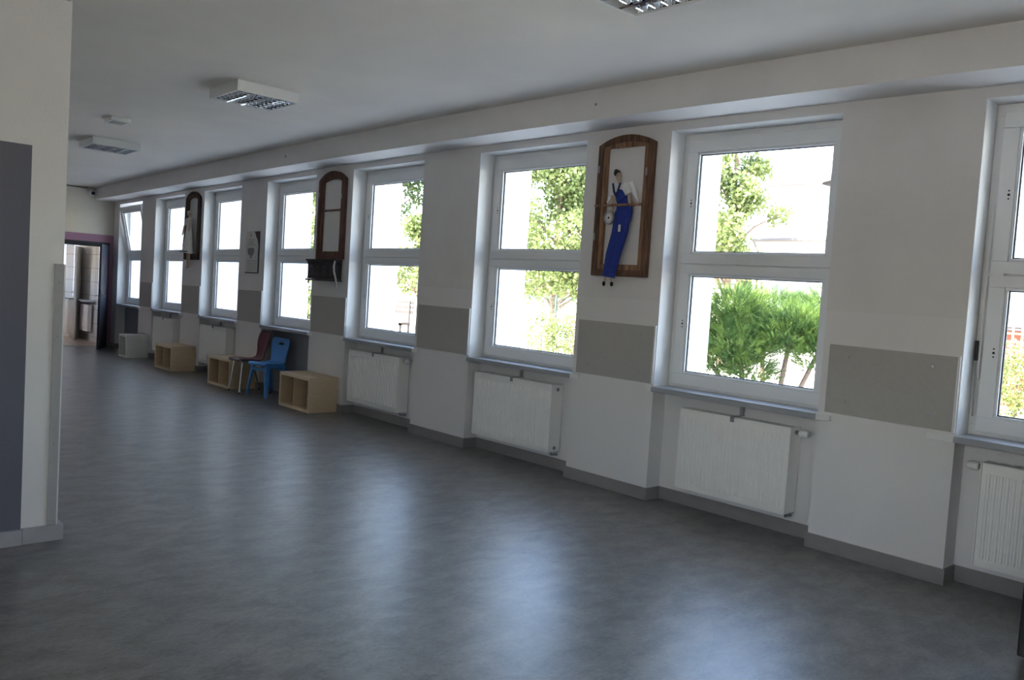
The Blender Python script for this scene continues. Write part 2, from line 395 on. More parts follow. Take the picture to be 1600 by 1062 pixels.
# ------------------------------------------------------------------ windows
XF = RV
def sash(mb, y0, y1, z0, z1, wy0, wy1, wz0, wz1, x0=XF, x1=XF + .07):
    # chamfered sash profile: outer member plus slimmer glazing bead
    mb.frame(0, x0, x1, y0, y1, z0, z1, wy0 - .018, wy1 - .018, wz0 - .018, wz1 - .018)
    mb.frame(0, x0 + .008, x1 - .006, y0 + wy0 - .018, y1 - wy1 + .018, z0 + wz0 - .018, z1 - wz1 + .018, .018, .018, .018, .018)
for i, (a, b) in enumerate(zip(NEAR, FAR)):
    w_ = sroot('window_%d' % (i + 1), (XF, (a + b) / 2, ZS))
    g0, g1 = a + .141, b - .157
    fr = MB(); fr.frame(0, XF + .022, XF + .09, a + .001, b - .001, ZS + .001, ZT - .001, .075, .075, .06, .07)
    fr.box(XF + .022, XF + .09, a + .076, b - .076, 1.84, 1.92)
    obj('window_frame', fr, M['pvc'], w_, bevel=.003)
    for k, (z0, z1, gz0, gz1) in enumerate(((.93, 1.872, 1.035, 1.785), (1.880, 2.838, 1.973, 2.722))):
        y0, y1 = a + .045, b - .05
        s = MB(); sash(s, y0, y1, z0, z1, g0 - y0, y1 - g1, gz0 - z0, z1 - gz1)
        g = MB(); g.frame(0, XF + .026, XF + .040, g0 - .004, g1 + .004, gz0 - .004, gz1 + .004, .011, .011, .011, .011)
        p = MB(); p.box(XF + .030, XF + .034, g0, g1, gz0, gz1)
        h = MB(); zc = (gz0 + gz1) / 2
        for dz in (-.024, 0, .024): h.tube([(XF - .0015, b - .112, zc + dz), (XF + .002, b - .112, zc + dz)], .0052 if dz else .008, 10)
        hg = MB()
        for yy in (a + .035, ): hg.box(XF - .006, XF + .016, yy - .0, yy + .012, z0 + .06, z0 + .13); hg.box(XF - .006, XF + .016, yy, yy + .012, z1 - .13, z1 - .06)
        nm = 'upper_sash' if k else 'lower_sash'
        so_ = obj(nm, s, M['pvc'], w_, bevel=.004)
        ch = [obj('gasket', g, M['gasket'], so_), obj('glass_pane', p, M['glass'], so_), obj('handle_holes', h, M['gasket'], so_), obj('hinge', hg, M['pvc'], so_, bevel=.002)]
        if i == 7 and k == 1:      # the far upper sash stands tilted open into the room
            mt_ = Matrix.Translation((XF, 0, 1.884)) @ Matrix.Rotation(math.radians(-12), 4, 'Y') @ Matrix.Translation((-XF, 0, -1.884))
            for o in [so_] + ch:
                wp = wloc(o); o.data.transform(Matrix.Translation(-wp) @ mt_ @ Matrix.Translation(wp))
    if i == 7:
        st = MB(); st.tube([(XF - .165, (a + b) / 2 + .1, 2.79), (XF + .03, (a + b) / 2 + .1, 2.84)], .006, 8); st.box(XF - .19, XF - .15, (a + b) / 2 + .06, (a + b) / 2 + .14, 2.77, 2.80)
        obj('stay_arm', st, M['steel'], w_)
    si = MB(); si.box(-.034, XF + .022, a + .001, b - .001, ZS - .042, ZS)
    so_ = obj('window_sill', si, M['sill'], w_, bevel=.004)
    e = MB(); ea, eb = (.125, .155) if i == 0 else (.10, .055)
    e.box(-.033, -.0005, a - ea, a, ZS - .041, ZS - .001); e.box(-.033, -.0005, b, b + eb, ZS - .041, ZS - .001)
    obj('sill_end', e, M['reveal'], so_, bevel=.002)
    ex = MB(); ex.prism([(XF + .1, a + .002, ZS - .04), (WT + .04, a + .002, ZS - .04), (WT + .04, a + .002, ZS - .02), (XF + .1, a + .002, ZS + .02)], (0, b - a - .004, 0))
    obj('outer_sill', ex, M['extsill'], w_)
    if i == 0:
        rd = MB(); rd.tube([(XF - .012, b - .03, 1.02), (XF - .012, b - .028, 1.22), (XF - .012, b - .022, 1.40)], .0055, 8)
        r1 = obj('opener_rod', rd, M['steel'], w_)
        hd = MB(); hd.tube([(XF - .014, b - .022, 1.355), (XF - .014, b - .020, 1.475)], .011, 10); obj('opener_handle', hd, M['gasket'], r1)
        r2 = MB(); r2.tube([(XF - .006, b - .038, 1.25), (XF - .006, b - .036, 2.3)], .005, 8); r2.box(XF - .012, XF, b - .13, b - .03, 1.868, 1.884); obj('opener_linkage', r2, M['strip'], w_)
    # daylight enters through this opening: sampling portal for the sky
    pd = bpy.data.lights.new('sky_portal', 'AREA'); pd.shape = 'RECTANGLE'; pd.size = ZT - ZS; pd.size_y = b - a
    pd.cycles.is_portal = True
    po = bpy.data.objects.new('sky_portal', pd); COL.objects.link(po); po.location = (WT + .01, (a + b) / 2, (ZS + ZT) / 2 * (1 + sag((a + b) / 2))); po.rotation_euler = (0, PI / 2, 0)

# smooth white lining of every window reveal
rl = MB(); e = .002
for a, b in zip(NEAR, FAR):
    rl.box(.0005, XF, b - e, b - .0003, ZS + .001, ZT - .0003); rl.box(.0005, XF, a + .0003, a + e, ZS + .001, ZT - .0003); rl.box(.0005, XF, a + e, b - e, ZT - e, ZT - .0003)
struct('trim_3', rl, M['reveal'])

# ------------------------------------------------------------------ radiators
def radiator(y0, y1, label, valve=None, plugs=False, bracket=True):
    z0, z1, xf, xb = .162, .772, .012, .164
    t = thing('radiator', label, 'radiator', (xb, (y0 + y1) / 2, z0), 'white panel radiators under the windows')
    p = MB(); p.box(xf + .006, xf + .018, y0 + .012, y1 - .012, z0, z1 - .004)
    n = max(8, round((y1 - y0 - .06) / .0335)); st = (y1 - y0 - .07) / n
    for k in range(n):
        yc = y0 + .035 + st * (k + .5); ra = st * .36
        prof = [(xf + .0065, yc - ra), (xf - .002, yc - ra * .5), (xf - .002, yc + ra * .5), (xf + .0065, yc + ra)]
        lo = [p.bm.verts.new((x, y, z0 + .045 + (0 if abs(y - yc) < ra * .7 else .012))) for x, y in prof]
        hi = [p.bm.verts.new((x, y, z1 - .055 - (0 if abs(y - yc) < ra * .7 else .012))) for x, y in prof]
        for q in range(3): p._f([lo[q], lo[q + 1], hi[q + 1], hi[q]])
        p._f(lo[::-1]); p._f(hi)
    obj('front_panel', p, M['rad'], t, smooth=False)
    bp = MB(); bp.box(xb - .018, xb, y0 + .014, y1 - .014, z0 + .01, z1 - .01); obj('back_panel', bp, M['rad'], t)
    for yy in (y0, y1 - .010):
        c = MB(); c.box(xf + .003, xb + .004, yy, yy + .010, z0 + .004, z1); s_ = obj('side_cover', c, M['rad'], t, bevel=.003)
    gr = MB()
    gr.box(xf + .004, xf + .020, y0 + .011, y1 - .011, z1 - .003, z1 + .001); gr.box(xb - .016, xb - .004, y0 + .011, y1 - .011, z1 - .003, z1 + .001)
    k = y0 + .02
    while k < y1 - .02: gr.box(xf + .021, xb - .017, k, k + .006, z1 - .006, z1 - .001); k += .020
    obj('top_grille', gr, M['rad'], t)
    yc = (y0 + y1) / 2
    if bracket:
        b_ = MB(); b_.box(xf - .003, xf + .022, yc - .015, yc + .015, z1 - .035, z1 + .006)
        b_.box(xf + .022, xb + .02, yc - .010, yc + .010, z1 + .0015, z1 + .007)
        b_.box(xb - .03, xb - .012, yc - .014, yc + .014, z1 + .007, ZS - .0425)
        obj('mounting_bracket', b_, M['steel'], t)
    if valve:
        s = -1 if valve == 'near' else 1; ye = y0 if valve == 'near' else y1
        v = MB(); v.tube([(.09, ye + s * .0005, .735), (.09, ye + s * .03, .735)], .013, 12); v.tube([(.09, ye + s * .022, .735), (NI - .001, ye + s * .022, .735)], .009, 10)
        vo = obj('valve', v, M['steel'], t, smooth=True)
        hd = MB(); hd.tube([(.09, ye + s * .03, .735), (.09, ye + s * .042, .735), (.09, ye + s * .085, .735), (.09, ye + s * .094, .735)], [.021, .028, .025, .017], 16)
        obj('thermostat_head', hd, M['rad'], vo, smooth=True)
    if plugs:
        for zz in (z0 + .04, z1 - .045):
            q = MB(); q.tube([(.095, y0 - .006, zz), (.095, y0 + .002, zz)], .016, 12); obj('vent_plug', q, M['steel'], t)
    pi_ = MB(); pi_.tube([(.09, y0 + .03, z0 + .003), (.09, y0 + .03, z0 - .025), (NI - .001, y0 + .03, z0 - .03)], .009, 10)
    obj('pipe_elbow', pi_, M['steel'], t, smooth=True)
    return t
radiator(.60, 1.645, 'white ribbed radiator cut off by the right edge of the photo, thermostat on its left', 'far')
radiator(2.868, 3.817, 'white ribbed radiator under the window that looks onto the juniper bush', 'near')
radiator(5.245, 6.355, 'white ribbed radiator under the window left of the blue dungarees angel', None, True)
radiator(7.705, 8.792, 'white ribbed radiator right of the pale wooden cubby beside the blue chair', 'near')
radiator(12.44, 13.50, 'white radiator partly behind the pale cubby left of the maroon chair', None)
radiator(14.69, 15.70, 'smallest looking white radiator, next to the far white cube box', None)

# ------------------------------------------------------------------ grey boards on the piers
names = ['nearest pier, right of the juniper bush window', 'pier under the blue dungarees angel', 'bare pier between the second and third big windows from the right', 'pier under the empty arched frame and carved box', 'pier under the paper calendar behind the maroon chair', 'pier under the white dressed angel', 'farthest pier beside the tilted open window']
for i in range(7):
    y0, y1 = FAR[i] + .022, NEAR[i + 1] - .05
    t = thing('wall_board', 'grey board on the ' + names[i], 'wall board', (0, (y0 + y1) / 2, .925), 'grey protective boards on the piers')
    b = MB(); b.box(-.010, -.0005, y0, y1, .922, 1.372); obj('board', b, M['panel'], t, bevel=.0015)
    s = MB(); s.box(-.014, -.0005, y0 - .016, y0 - .001, .922, 1.378); obj('edge_strip', s, M['strip'], t)
    for yy in (y0 + .14, y1 - .14):
        for zz in (1.005, 1.30):
            q = MB(); q.tube([(-.0095, yy, zz), (-.0125, yy, zz)], .0075, 10); obj('screw', q, M['chrome'] if (yy < y0 + .2 and i == 0) else M['steel'], t)
t = thing('wall_board', 'narrow grey corner guard board on the end of the left partition wall', 'wall board', (-4.08, PY, .095))
b = MB(); b.box(-4.108, PX + .006, PY - .010, PY - .0005, .092, 1.552); obj('board', b, M['panel'], t)
s = MB(); s.box(PX + .0005, PX + .008, PY - .012, PY + .2, .092, 1.552); obj('edge_strip', s, M['strip'], t)
for zz in (.55, 1.15, 1.45):
    q = MB(); q.tube([(-4.085, PY - .0095, zz), (-4.085, PY - .0125, zz)], .006, 10); obj('screw', q, M['steel'], t)

# ------------------------------------------------------------------ ceiling lamps
def lamp(x0, y0, label):
    S = .60; z1 = ZC; z0 = ZC - .092; x1 = x0 + S; y1 = y0 + S + .02
    t = thing('ceiling_lamp', label, 'ceiling lamp', ((x0 + x1) / 2, (y0 + y1) / 2, z1), 'square louvre ceiling lamps')
    h = MB(); h.box(x0, x1, y0, y1, z1 - .012, z1 - .0005)
    h.box(x0, x0 + .018, y0, y1, z0, z1 - .0121); h.box(x1 - .018, x1, y0, y1, z0, z1 - .0121)
    h.box(x0 + .0181, x1 - .0181, y0, y0 + .018, z0, z1 - .0121); h.box(x0 + .0181, x1 - .0181, y1 - .018, y1, z0, z1 - .0121)
    obj('housing', h, M['lampwhite'], t, bevel=.002)
    lo = MB(); n = 4; wx = (S - .036) / n
    for k in range(n):       # four curved troughs above the tubes
        xa = x0 + .018 + k * wx
        prev = None
        for q in range(9):
            u = q / 8; x = xa + .004 + (wx - .008) * u; z = z0 + .012 + .058 * math.sin(PI * u) ** .7
            cur = [lo.bm.verts.new((x, y0 + .0185, z)), lo.bm.verts.new((x, y1 - .0185, z))]
            if prev: lo._f([prev[0], prev[1], cur[1], cur[0]])
            prev = cur
    obj('reflector', lo, M['mirror'], t, smooth=True)
    lv = MB()
    for k in range(1, n):
        x = x0 + .018 + k * wx
        lv.prism([(x - .010, y0 + .018, z0 + .002), (x + .010, y0 + .018, z0 + .002), (x + .002, y0 + .018, z0 + .034), (x - .002, y0 + .018, z0 + .034)], (0, y1 - y0 - .036, 0))
    m_ = 7; wy = (y1 - y0 - .036) / m_
    for q in range(1, m_):
        y = y0 + .018 + q * wy
        for k in range(n):
            xa = x0 + .018 + k * wx + .008; xb = xa + wx - .016
            prev = None
            for s_ in range(7):       # each cross blade is V shaped with a curved top edge
                u = s_ / 6; x = xa + (xb - xa) * u; top = z0 + .034 - .016 * math.sin(PI * u)
                cur = [lv.bm.verts.new((x, y - .007, z0 + .003)), lv.bm.verts.new((x, y, top)), lv.bm.verts.new((x, y + .007, z0 + .003))]
                if prev:
                    lv._f([prev[0], prev[1], cur[1], cur[0]]); lv._f([prev[1], prev[2], cur[2], cur[1]])
                prev = cur
    obj('louvre', lv, M['mirror'], t)
    for k in range(n):
        x = x0 + .018 + (k + .5) * wx
        tb = MB(); tb.tube([(x, y0 + .019, z0 + .046), (x, y1 - .019, z0 + .046)], .008, 12); obj('tube', tb, M['tube'], t, smooth=True)
lamp(-2.36, 2.43, 'square louvre ceiling lamp cut off by the top edge of the photo')
lamp(-2.30, 7.05, 'square louvre ceiling lamp with white sides, the largest fully visible one')
lamp(-2.20, 11.69, 'small looking far square louvre ceiling lamp beyond the smoke detector')
t = thing('smoke_detector', 'small square white detector box on the ceiling between two lamps', 'detector', (-2.36, 10.12, ZC))
b = MB(); b.box(-2.47, -2.26, 10.0, 10.25, ZC - .045, ZC - .0005); obj('casing', b, M['lampwhite'], t, bevel=.006)
b = MB(); b.box(-2.44, -2.29, 10.03, 10.22, ZC - .049, ZC - .0455); obj('grille', b, M['radgrille'], t)

# security camera in the far corner and its cable
t = thing('security_camera', 'small white security camera with dark lens in the far ceiling corner', 'security camera', (-.46, YB, 3.08))
b = MB(); b.tube([(-.47, YB - .001, 3.11), (-.47, YB - .02, 3.11)], .05, 16); b.tube([(-.47, YB - .02, 3.11), (-.455, YB - .07, 3.075)], .014, 8); obj('wall_mount', b, M['lampwhite'], t)
b = MB(); b.tube([(-.45, YB - .05, 3.072), (-.465, YB - .17, 3.06), (-.467, YB - .185, 3.058)], [.052, .056, .050], 18); ho = obj('housing', b, M['lampwhite'], t, smooth=True)
b = MB(); b.tube([(-.4673, YB - .1855, 3.058), (-.468, YB - .196, 3.057)], [.038, .034], 18); obj('lens', b, M['gasket'], ho, smooth=True)
b = MB(); b.tube([(-1.6, YB - .008, ZC - .022), (-.9, YB - .008, ZC - .024), (-.53, YB - .008, ZC - .026)], .008, 8)
tag(obj('cable', b, M['cable']), 'thin black cable running along the top of the back wall to the camera', 'cable')

# ------------------------------------------------------------------ doorway in the back wall
d = sroot('door_1', (DX1, YB, 0))
f = MB(); fw = .055
f.box(DX1 + .002 - .0, DX1 + fw, YB - .012, YB - .0005, 0, DZ + fw); f.box(DX0 - fw, DX0 - .0, YB - .012, YB - .0005, 0, DZ + fw); f.box(DX0, DX1 + .002, YB - .012, YB - .0005, DZ - .004, DZ + fw)
f.box(DX1 - .03, DX1 - .0005, YB, YB + .2, 0, DZ - .0005); f.box(DX0 + .0005, DX0 + .03, YB, YB + .2, 0, DZ - .0005); f.box(DX0 + .03, DX1 - .03, YB, YB + .2, DZ - .035, DZ - .0005)
obj('door_frame', f, M['doorframe'], d)
ang = math.atan2(-.80, -.375); LM = Matrix.Translation((DX1 + .01, YB - .016, 0)) @ Matrix.Rotation(ang, 4, 'Z')
l = MB(); l.box(0, .86, 0, .042, .008, 2.052, LM); lo = obj('door_leaf', l, M['doorleaf'], d, bevel=.002)
for sd_, q in ((.042, 1), (0, -1)):
    h = MB(); r = sd_ + q * .006
    h.box(.78, .82, min(sd_, r), max(sd_, r), .95, 1.13, LM)
    h.tube([LM @ Vector((.80, sd_ + q * .006, 1.06)), LM @ Vector((.80, sd_ + q * .055, 1.06)), LM @ Vector((.70, sd_ + q * .06, 1.06))], .010, 10)
    obj('door_handle', h, M['chrome'], lo)
st = MB(); st.box(.05, .60, -.03, -.001, .010, .030, LM); obj('draught_strip', st, M['steel'], lo)
th = MB(); th.box(DX0 + .001, DX1 - .001, YB + .0, YB + .2, 0.0, .006); struct('trim_4', th, M['base'])
# tiled room seen through the door
K0, K1 = YB + .2, 23.0
kf = MB(); kf.box(-3.2, .0, K0, K1, -.15, 0); struct('floor_tiled_room', kf, M['floortile'])
kw = MB()
ops = [(18.45, 19.10), (20.62, 21.05), (21.7, 22.8)]  # first and last opening are unseen, added to light the tiled room
prev = K0
for a, b in ops + [(K1, None)]:
    kw.box(0, .5, prev, a, 0, ZC); prev = b
for a, b in ops: kw.box(0, .5, a, b, 0, .93); kw.box(0, .5, a, b, 2.45, ZC)
struct('wall_tiled_right', kw, M['walltile'])
kb = MB(); kb.box(-3.4, .5, K1, K1 + .2, 0, ZC); kb.box(-3.4, -3.2, K0, K1, 0, 1.5); kb.box(-3.4, -3.2, K0, K1, 2.2, ZC); kb.box(-3.4, -3.2, K0, 19.6, 1.5, 2.2); kb.box(-3.4, -3.2, 21.2, K1, 1.5, 2.2); struct('wall_tiled_back', kb, M['walltile'])  # gap on the left is an unseen opening added to light the tiles
for a, b in ops:
    pd = bpy.data.lights.new('sky_portal', 'AREA'); pd.shape = 'RECTANGLE'; pd.size = 1.52; pd.size_y = b - a; pd.cycles.is_portal = True
    po = bpy.data.objects.new('sky_portal', pd); COL.objects.link(po); po.location = (.51, (a + b) / 2, 1.69); po.rotation_euler = (0, PI / 2, 0)
d2 = sroot('door_2', (-.02, 20.30, 0))
a2 = MB(); L2 = Matrix.Translation((-.02, 20.42, 0)) @ Matrix.Rotation(math.atan2(-1.0, -.42), 4, 'Z'); a2.box(0, .75, 0, .04, .01, 2.05, L2); lf = obj('door_leaf', a2, M['whitebox'], d2)
h = MB(); h.tube([L2 @ Vector((.68, 0, 1.05)), L2 @ Vector((.68, -.05, 1.05)), L2 @ Vector((.58, -.055, 1.05))], .010, 8); obj('door_handle', h, M['chrome'], lf)
c = MB(); c.box(-.20, -.001, 19.22, 20.1, .86, .90); tag(obj('wall_ledge', c, M['sill'], bevel=.003), 'grey ledge on the tiled wall just inside the dark doorway', 'ledge')
c = MB(); c.box(-.22, -.001, 20.5, 22.3, .86, .90); tag(obj('wall_ledge', c, M['sill'], bevel=.003), 'grey ledge under the narrow window deep in the tiled room', 'ledge')
t = thing('radiator', 'white flat radiator under the ledge in the tiled room beyond the door', 'radiator', (-.1, 19.6, .2))
c = MB(); c.box(-.12, -.04, 19.35, 19.95, .22, .80); obj('front_panel', c, M['rad'], t, bevel=.005)
c = MB()
for k in range(14): c.box(-.1215, -.1202, 19.385 + k * .04, 19.405 + k * .04, .26, .76)
obj('rib', c, M['rad'], t)
for yy in (19.5, 19.78):
    c = MB(); c.box(-.04, -.001, yy, yy + .02, .3, .62); obj('wall_bracket', c, M['steel'], t)
t = thing('base_cabinet', 'white base cabinet under the ledge deep in the tiled room', 'cabinet', (-.1, 20.9, 0))
c = MB(); c.box(-.20, -.002, 20.55, 21.4, .08, .858); c.box(-.17, -.002, 20.57, 21.38, 0, .08); obj('body', c, M['whitebox'], t, bevel=.003)
for yy in (20.57, 20.98):
    c = MB(); c.box(-.216, -.2005, yy, yy + .40, .10, .845); do = obj('door', c, M['whitebox'], t, bevel=.002)
    c = MB(); c.tube([(-.217, yy + .34, .62), (-.232, yy + .34, .62), (-.232, yy + .34, .72), (-.217, yy + .34, .72)], .005, 8); obj('handle', c, M['steel'], do)

# ------------------------------------------------------------------ cubbies
def cubby(y0, y1, x0, h, dep, cols, label, mbody, medge, group):
    t = thing('cubby_shelf', label, 'cubby shelf', (x0 + dep / 2, (y0 + y1) / 2, 0), group)
    T_ = .038; x1 = x0 + dep
    for nm, bx in (('top_panel', (y0, y1, h - T_, h)), ('bottom_panel', (y0, y1, 0.001, T_)), ('side_panel', (y0, y0 + T_, T_ + .0004, h - T_ - .0004)), ('side_panel', (y1 - T_, y1, T_ + .0004, h - T_ - .0004))):
        b = MB(); b.box(x0, x1, *bx); b.mi = 1; b.box(x0 - .0015, x0 - .0001, bx[0], bx[1], bx[2], bx[3])
        obj(nm, b, [mbody, medge], t)
    for k in range(1, cols):
        yc = y0 + (y1 - y0) * k / cols
        b = MB(); b.box(x0 + .001, x1, yc - .008, yc + .008, T_ + .0004, h - T_ - .0004); obj('divider', b, mbody, t)
    return t
G = 'pale wooden two cell cubbies along the piers'
cubby(8.955, 9.735, -.41, .418, .39, 2, 'pale wooden two cell cubby right of the blue chair, the nearest one', M['birch'], M['birch_edge'], G)
cubby(11.262, 12.035, -.41, .41, .39, 2, 'pale wooden two cell cubby behind the maroon chair', M['birch'], M['birch_edge'], G)
cubby(13.54, 14.30, -.41, .40, .39, 2, 'farthest pale wooden two cell cubby, under the white dressed angel', M['birch'], M['birch_edge'], G)
cubby(15.80, 16.22, -.41, .41, .39, 1, 'white single cell cube box near the far doorway', M['whitebox'], M['whitebox'], 'white cube')

# ------------------------------------------------------------------ chairs
def shell(mb, W, prof, th=.010, rnd=.06, slot=None, nx=12):
    """seat/back shell: prof = list of (x, z, halfwidth) along the centre line, from front edge up to the top"""
    n = len(prof); top = []; bot = []
    for i, (x, z, hw) in enumerate(prof):
        a = prof[max(i - 1, 0)]; b = prof[min(i + 1, n - 1)]
        tx, tz = b[0] - a[0], b[1] - a[1]; l_ = math.hypot(tx, tz); nx_, nz_ = -tz / l_, tx / l_     # normal to the sheet
        rt, rb = [], []
        for k in range(nx + 1):
            u = -1 + 2 * k / nx; y = u * hw
            c = .016 * u * u * (1 if i > n * .45 else .5)        # slight dish
            rt.append(mb.bm.verts.new((x + nx_ * c, y, z + nz_ * c))); rb.append(mb.bm.verts.new((x + nx_ * (c - th), y, z + nz_ * (c - th))))
        top.append(rt); bot.append(rb)
    holes = set(slot or ())
    def solid(i, k): return (i, k) not in holes and 0 <= i < n - 1 and 0 <= k < nx
    for i in range(n - 1):
        for k in range(nx):
            if not solid(i, k): continue
            mb._f([top[i][k], top[i][k + 1], top[i + 1][k + 1], top[i + 1][k]]); mb._f([bot[i][k], bot[i + 1][k], bot[i + 1][k + 1], bot[i][k + 1]])
            for (di, dk), (p, q) in (((-1, 0), ((i, k), (i, k + 1))), ((1, 0), ((i + 1, k + 1), (i + 1, k))), ((0, -1), ((i + 1, k), (i, k))), ((0, 1), ((i, k + 1), (i + 1, k + 1)))):
                if not solid(i + di, k + dk): mb._f([top[p[0]][p[1]], bot[p[0]][p[1]], bot[q[0]][q[1]], top[q[0]][q[1]]])
def place(o, mtx):
    o.data.transform(mtx)
# blue one-piece chair; local frame: front at -x, width along y
def blue_chair(cx, cy, rz, label):
    t = thing('school_chair', label, 'chair', (cx, cy, 0))
    X = Matrix.Translation((cx, cy, 0)) @ Matrix.Rotation(rz, 4, 'Z')
    prof = [(-.215, .405, .16), (-.222, .425, .185), (-.205, .437, .198), (-.15, .440, .205), (-.08, .434, .208), (0, .430, .205), (.06, .432, .19), (.10, .440, .175), (.128, .462, .166), (.142, .500, .164), (.149, .55, .172), (.154, .60, .184), (.160, .645, .191), (.166, .672, .193), (.171, .702, .193), (.178, .737, .186), (.184, .757, .170), (.187, .767, .145)]
    b = MB(); shell(b, .4, prof, .012, slot=[(i, k) for i in (13, ) for k in (4, 5, 6, 7)])
    o = bmesh_obj(b, 'seat_shell', M['blue'], t, X, True)
    # apron frame under the seat
    b = MB()
    for y in (-.165, .165): b.box(-.19, .12, y - .012, y + .012, .385, .425)
    b.box(-.19, -.165, -.165, .165, .335, .375); b.box(.09, .115, -.165, .165, .345, .385)
    bmesh_obj(b, 'underframe', M['blue'], t, X, False, .004)
    for sx in (-1, 1):
        for sy in (-1, 1):
            b = MB()
            xt, xb = (-.185, -.225) if sx < 0 else (.11, .215); yt, yb = sy * .165, sy * .225
            def sec(x, y, z, s_):      # L shaped leg section
                w1, w2, tt = .036 * s_, .05 * s_, .010; ox = -1 if sx < 0 else 1
                pts = [(0, 0), (0, -sy * w1), (-ox * tt, -sy * w1), (-ox * tt, -sy * tt), (-ox * w2, -sy * tt), (-ox * w2, 0)]
                return [b.bm.verts.new((x + p, y + q, z)) for p, q in pts]
            r = [sec(xt, yt, .43, 1.15), sec((xt + xb) / 2, (yt + yb) / 2, .21, 1), sec(xb, yb, .001, .8)]
            for p, q in zip(r, r[1:]):
                for k in range(6): b._f([p[k], p[(k + 1) % 6], q[(k + 1) % 6], q[k]])
            b._f(r[0]); b._f(r[-1][::-1])
            bmesh_obj(b, 'leg', M['blue'], t, X)
    return t
def bmesh_obj(b, name, m_, t, X, smooth=False, bevel=0):
    for v in b.bm.verts: v.co = X @ v.co
    return obj(name, b, m_, t, smooth=smooth, bevel=bevel)
def red_chair(cx, cy, rz, label):
    t = thing('school_chair', label, 'chair', (cx, cy, 0))
    X = Matrix.Translation((cx, cy, 0)) @ Matrix.Rotation(rz, 4, 'Z')
    prof = [(-.225, .428, .17), (-.232, .440, .19), (-.215, .452, .20), (-.15, .455, .205), (-.05, .445, .205), (.05, .440, .19), (.11, .450, .165), (.15, .480, .140), (.168, .53, .135), (.178, .58, .150), (.186, .64, .175), (.198, .70, .190), (.215, .76, .192), (.230, .80, .180), (.240, .825, .155), (.245, .835, .12)]
    b = MB(); shell(b, .4, prof, .010); bmesh_obj(b, 'seat_shell', M['maroon'], t, X, True)
    b = MB()
    for y in (-.14, .14): b.tube([(-.17, y, .425), (.10, y, .422)], .010, 10)
    b.tube([(-.12, -.14, .424), (-.12, .14, .424)], .009, 10); b.tube([(.07, -.14, .422), (.07, .14, .422)], .009, 10)
    bmesh_obj(b, 'underframe', M['chrome'], t, X, True)
    for sx in (-1, 1):
        for sy in (-1, 1):
            b = MB(); xt, xb = (-.165, -.205) if sx < 0 else (.10, .235)
            b.tube([(xt + .02 * -sx, sy * .145, .424), (xt, sy * .150, .41), (xb, sy * .19, .012)], .011, 12)
            lg = bmesh_obj(b, 'leg', M['chrome'], t, X, True)
            b = MB(); b.tube([(xb, sy * .19, .018), (xb + sx * .002, sy * .191, .0005)], [.014, .015], 12); bmesh_obj(b, 'foot_cap', M['gasket'], lg, X, True)
    return t
blue_chair(-.14, 10.57, math.radians(10), 'blue plastic one piece chair with slot in its back')
red_chair(-.25, 10.98, math.radians(-3), 'maroon plastic shell chair with chrome legs behind the blue chair')

# ------------------------------------------------------------------ old window frames on the wall
def arch(y0, y1, zs, za, n=14):      # points from (y1,zs) over the apex to (y0,zs)
    yc = (y0 + y1) / 2; hw = (y1 - y0) / 2; h = za - zs; R = (hw * hw + h * h) / (2 * h); th = math.asin(min(1, hw / R))
    return [(yc + R * math.sin(th - 2 * th * k / n), za - R + R * math.cos(th - 2 * th * k / n)) for k in range(n + 1)]
def arched_frame(y0, y1, z0, zs, za, bars, label, mref, inner=.058):
    t = thing('old_window_frame', label, 'window frame', (0, (y0 + y1) / 2, z0), 'old arched wooden window frames hung as decor')
    def ring(y0, y1, z0, zs, za, w, x0, x1, wb=None):
        wb = wb or w
        o = arch(y0, y1, zs, za) + [(y0, z0), (y1, z0)]
        i_ = arch(y0 + w, y1 - w, zs - .3 * w, za - w) + [(y0 + w, z0 + wb), (y1 - w, z0 + wb)]
        b = MB(); n = len(o)
        V = [[b.bm.verts.new((x, y, z)) for y, z in l] for x in (x0, x1) for l in (o, i_)]
        oo, oi, po, pi2 = V
        for k in range(n):
            q = (k + 1) % n
            b._f([oo[k], oo[q], oi[q], oi[k]]); b._f([po[q], po[k], pi2[k], pi2[q]]); b._f([oo[q], oo[k], po[k], po[q]]); b._f([oi[k], oi[q], pi2[q], pi2[k]])
        return b
    fo = obj('outer_frame', ring(y0, y1, z0, zs, za, inner, -.045, -.001, inner * .9), mref[0], t, bevel=.004)
    i2 = inner * .93
    obj('inner_frame', ring(y0 + i2, y1 - i2, z0 + i2 * .85, zs - .012, za - i2, .045, -.036, -.002, .05), mref[1], t, bevel=.003)
    for zb_ in bars:
        b = MB()
        if y0 < 5:      # on the nearest frame the bar stands proud, in front of the doll
            b.box(-.104, -.090, y0 + i2 - .01, y1 - i2 + .01, zb_ - .010, zb_ + .010)
            for yy in (y0 + i2 - .01, y1 - i2 - .002): b.box(-.0899, -.036, yy, yy + .012, zb_ - .008, zb_ + .008)
        else: b.box(-.040, -.018, y0 + i2 + .03, y1 - i2 - .03, zb_ - .011, zb_ + .011)
        obj('glazing_bar', b, mref[1], t, bevel=.003)
    for yy, zz in ((y1 - .02, z0 + (zs - z0) * .82), (y0 + .06, z0 + (zs - z0) * .78), (y1 - .015, z0 + (zs - z0) * .3)):
        b = MB(); b.box(-.050, -.045, yy - .008, yy + .008, zz - .03, zz + .03); obj('iron_hinge', b, M['steel'], t)
    return t
wa = mat('brown_old_wood_light', (.25, .135, .072), .75, var=.6, scale=14, bump=.5, bscale=40, stretch=(3, 3, .35))
arched_frame(4.215, 4.812, 1.750, 2.815, 2.888, [2.318], 'brown arched old window frame behind the blue dungarees angel', [M['wood_frame'], wa])
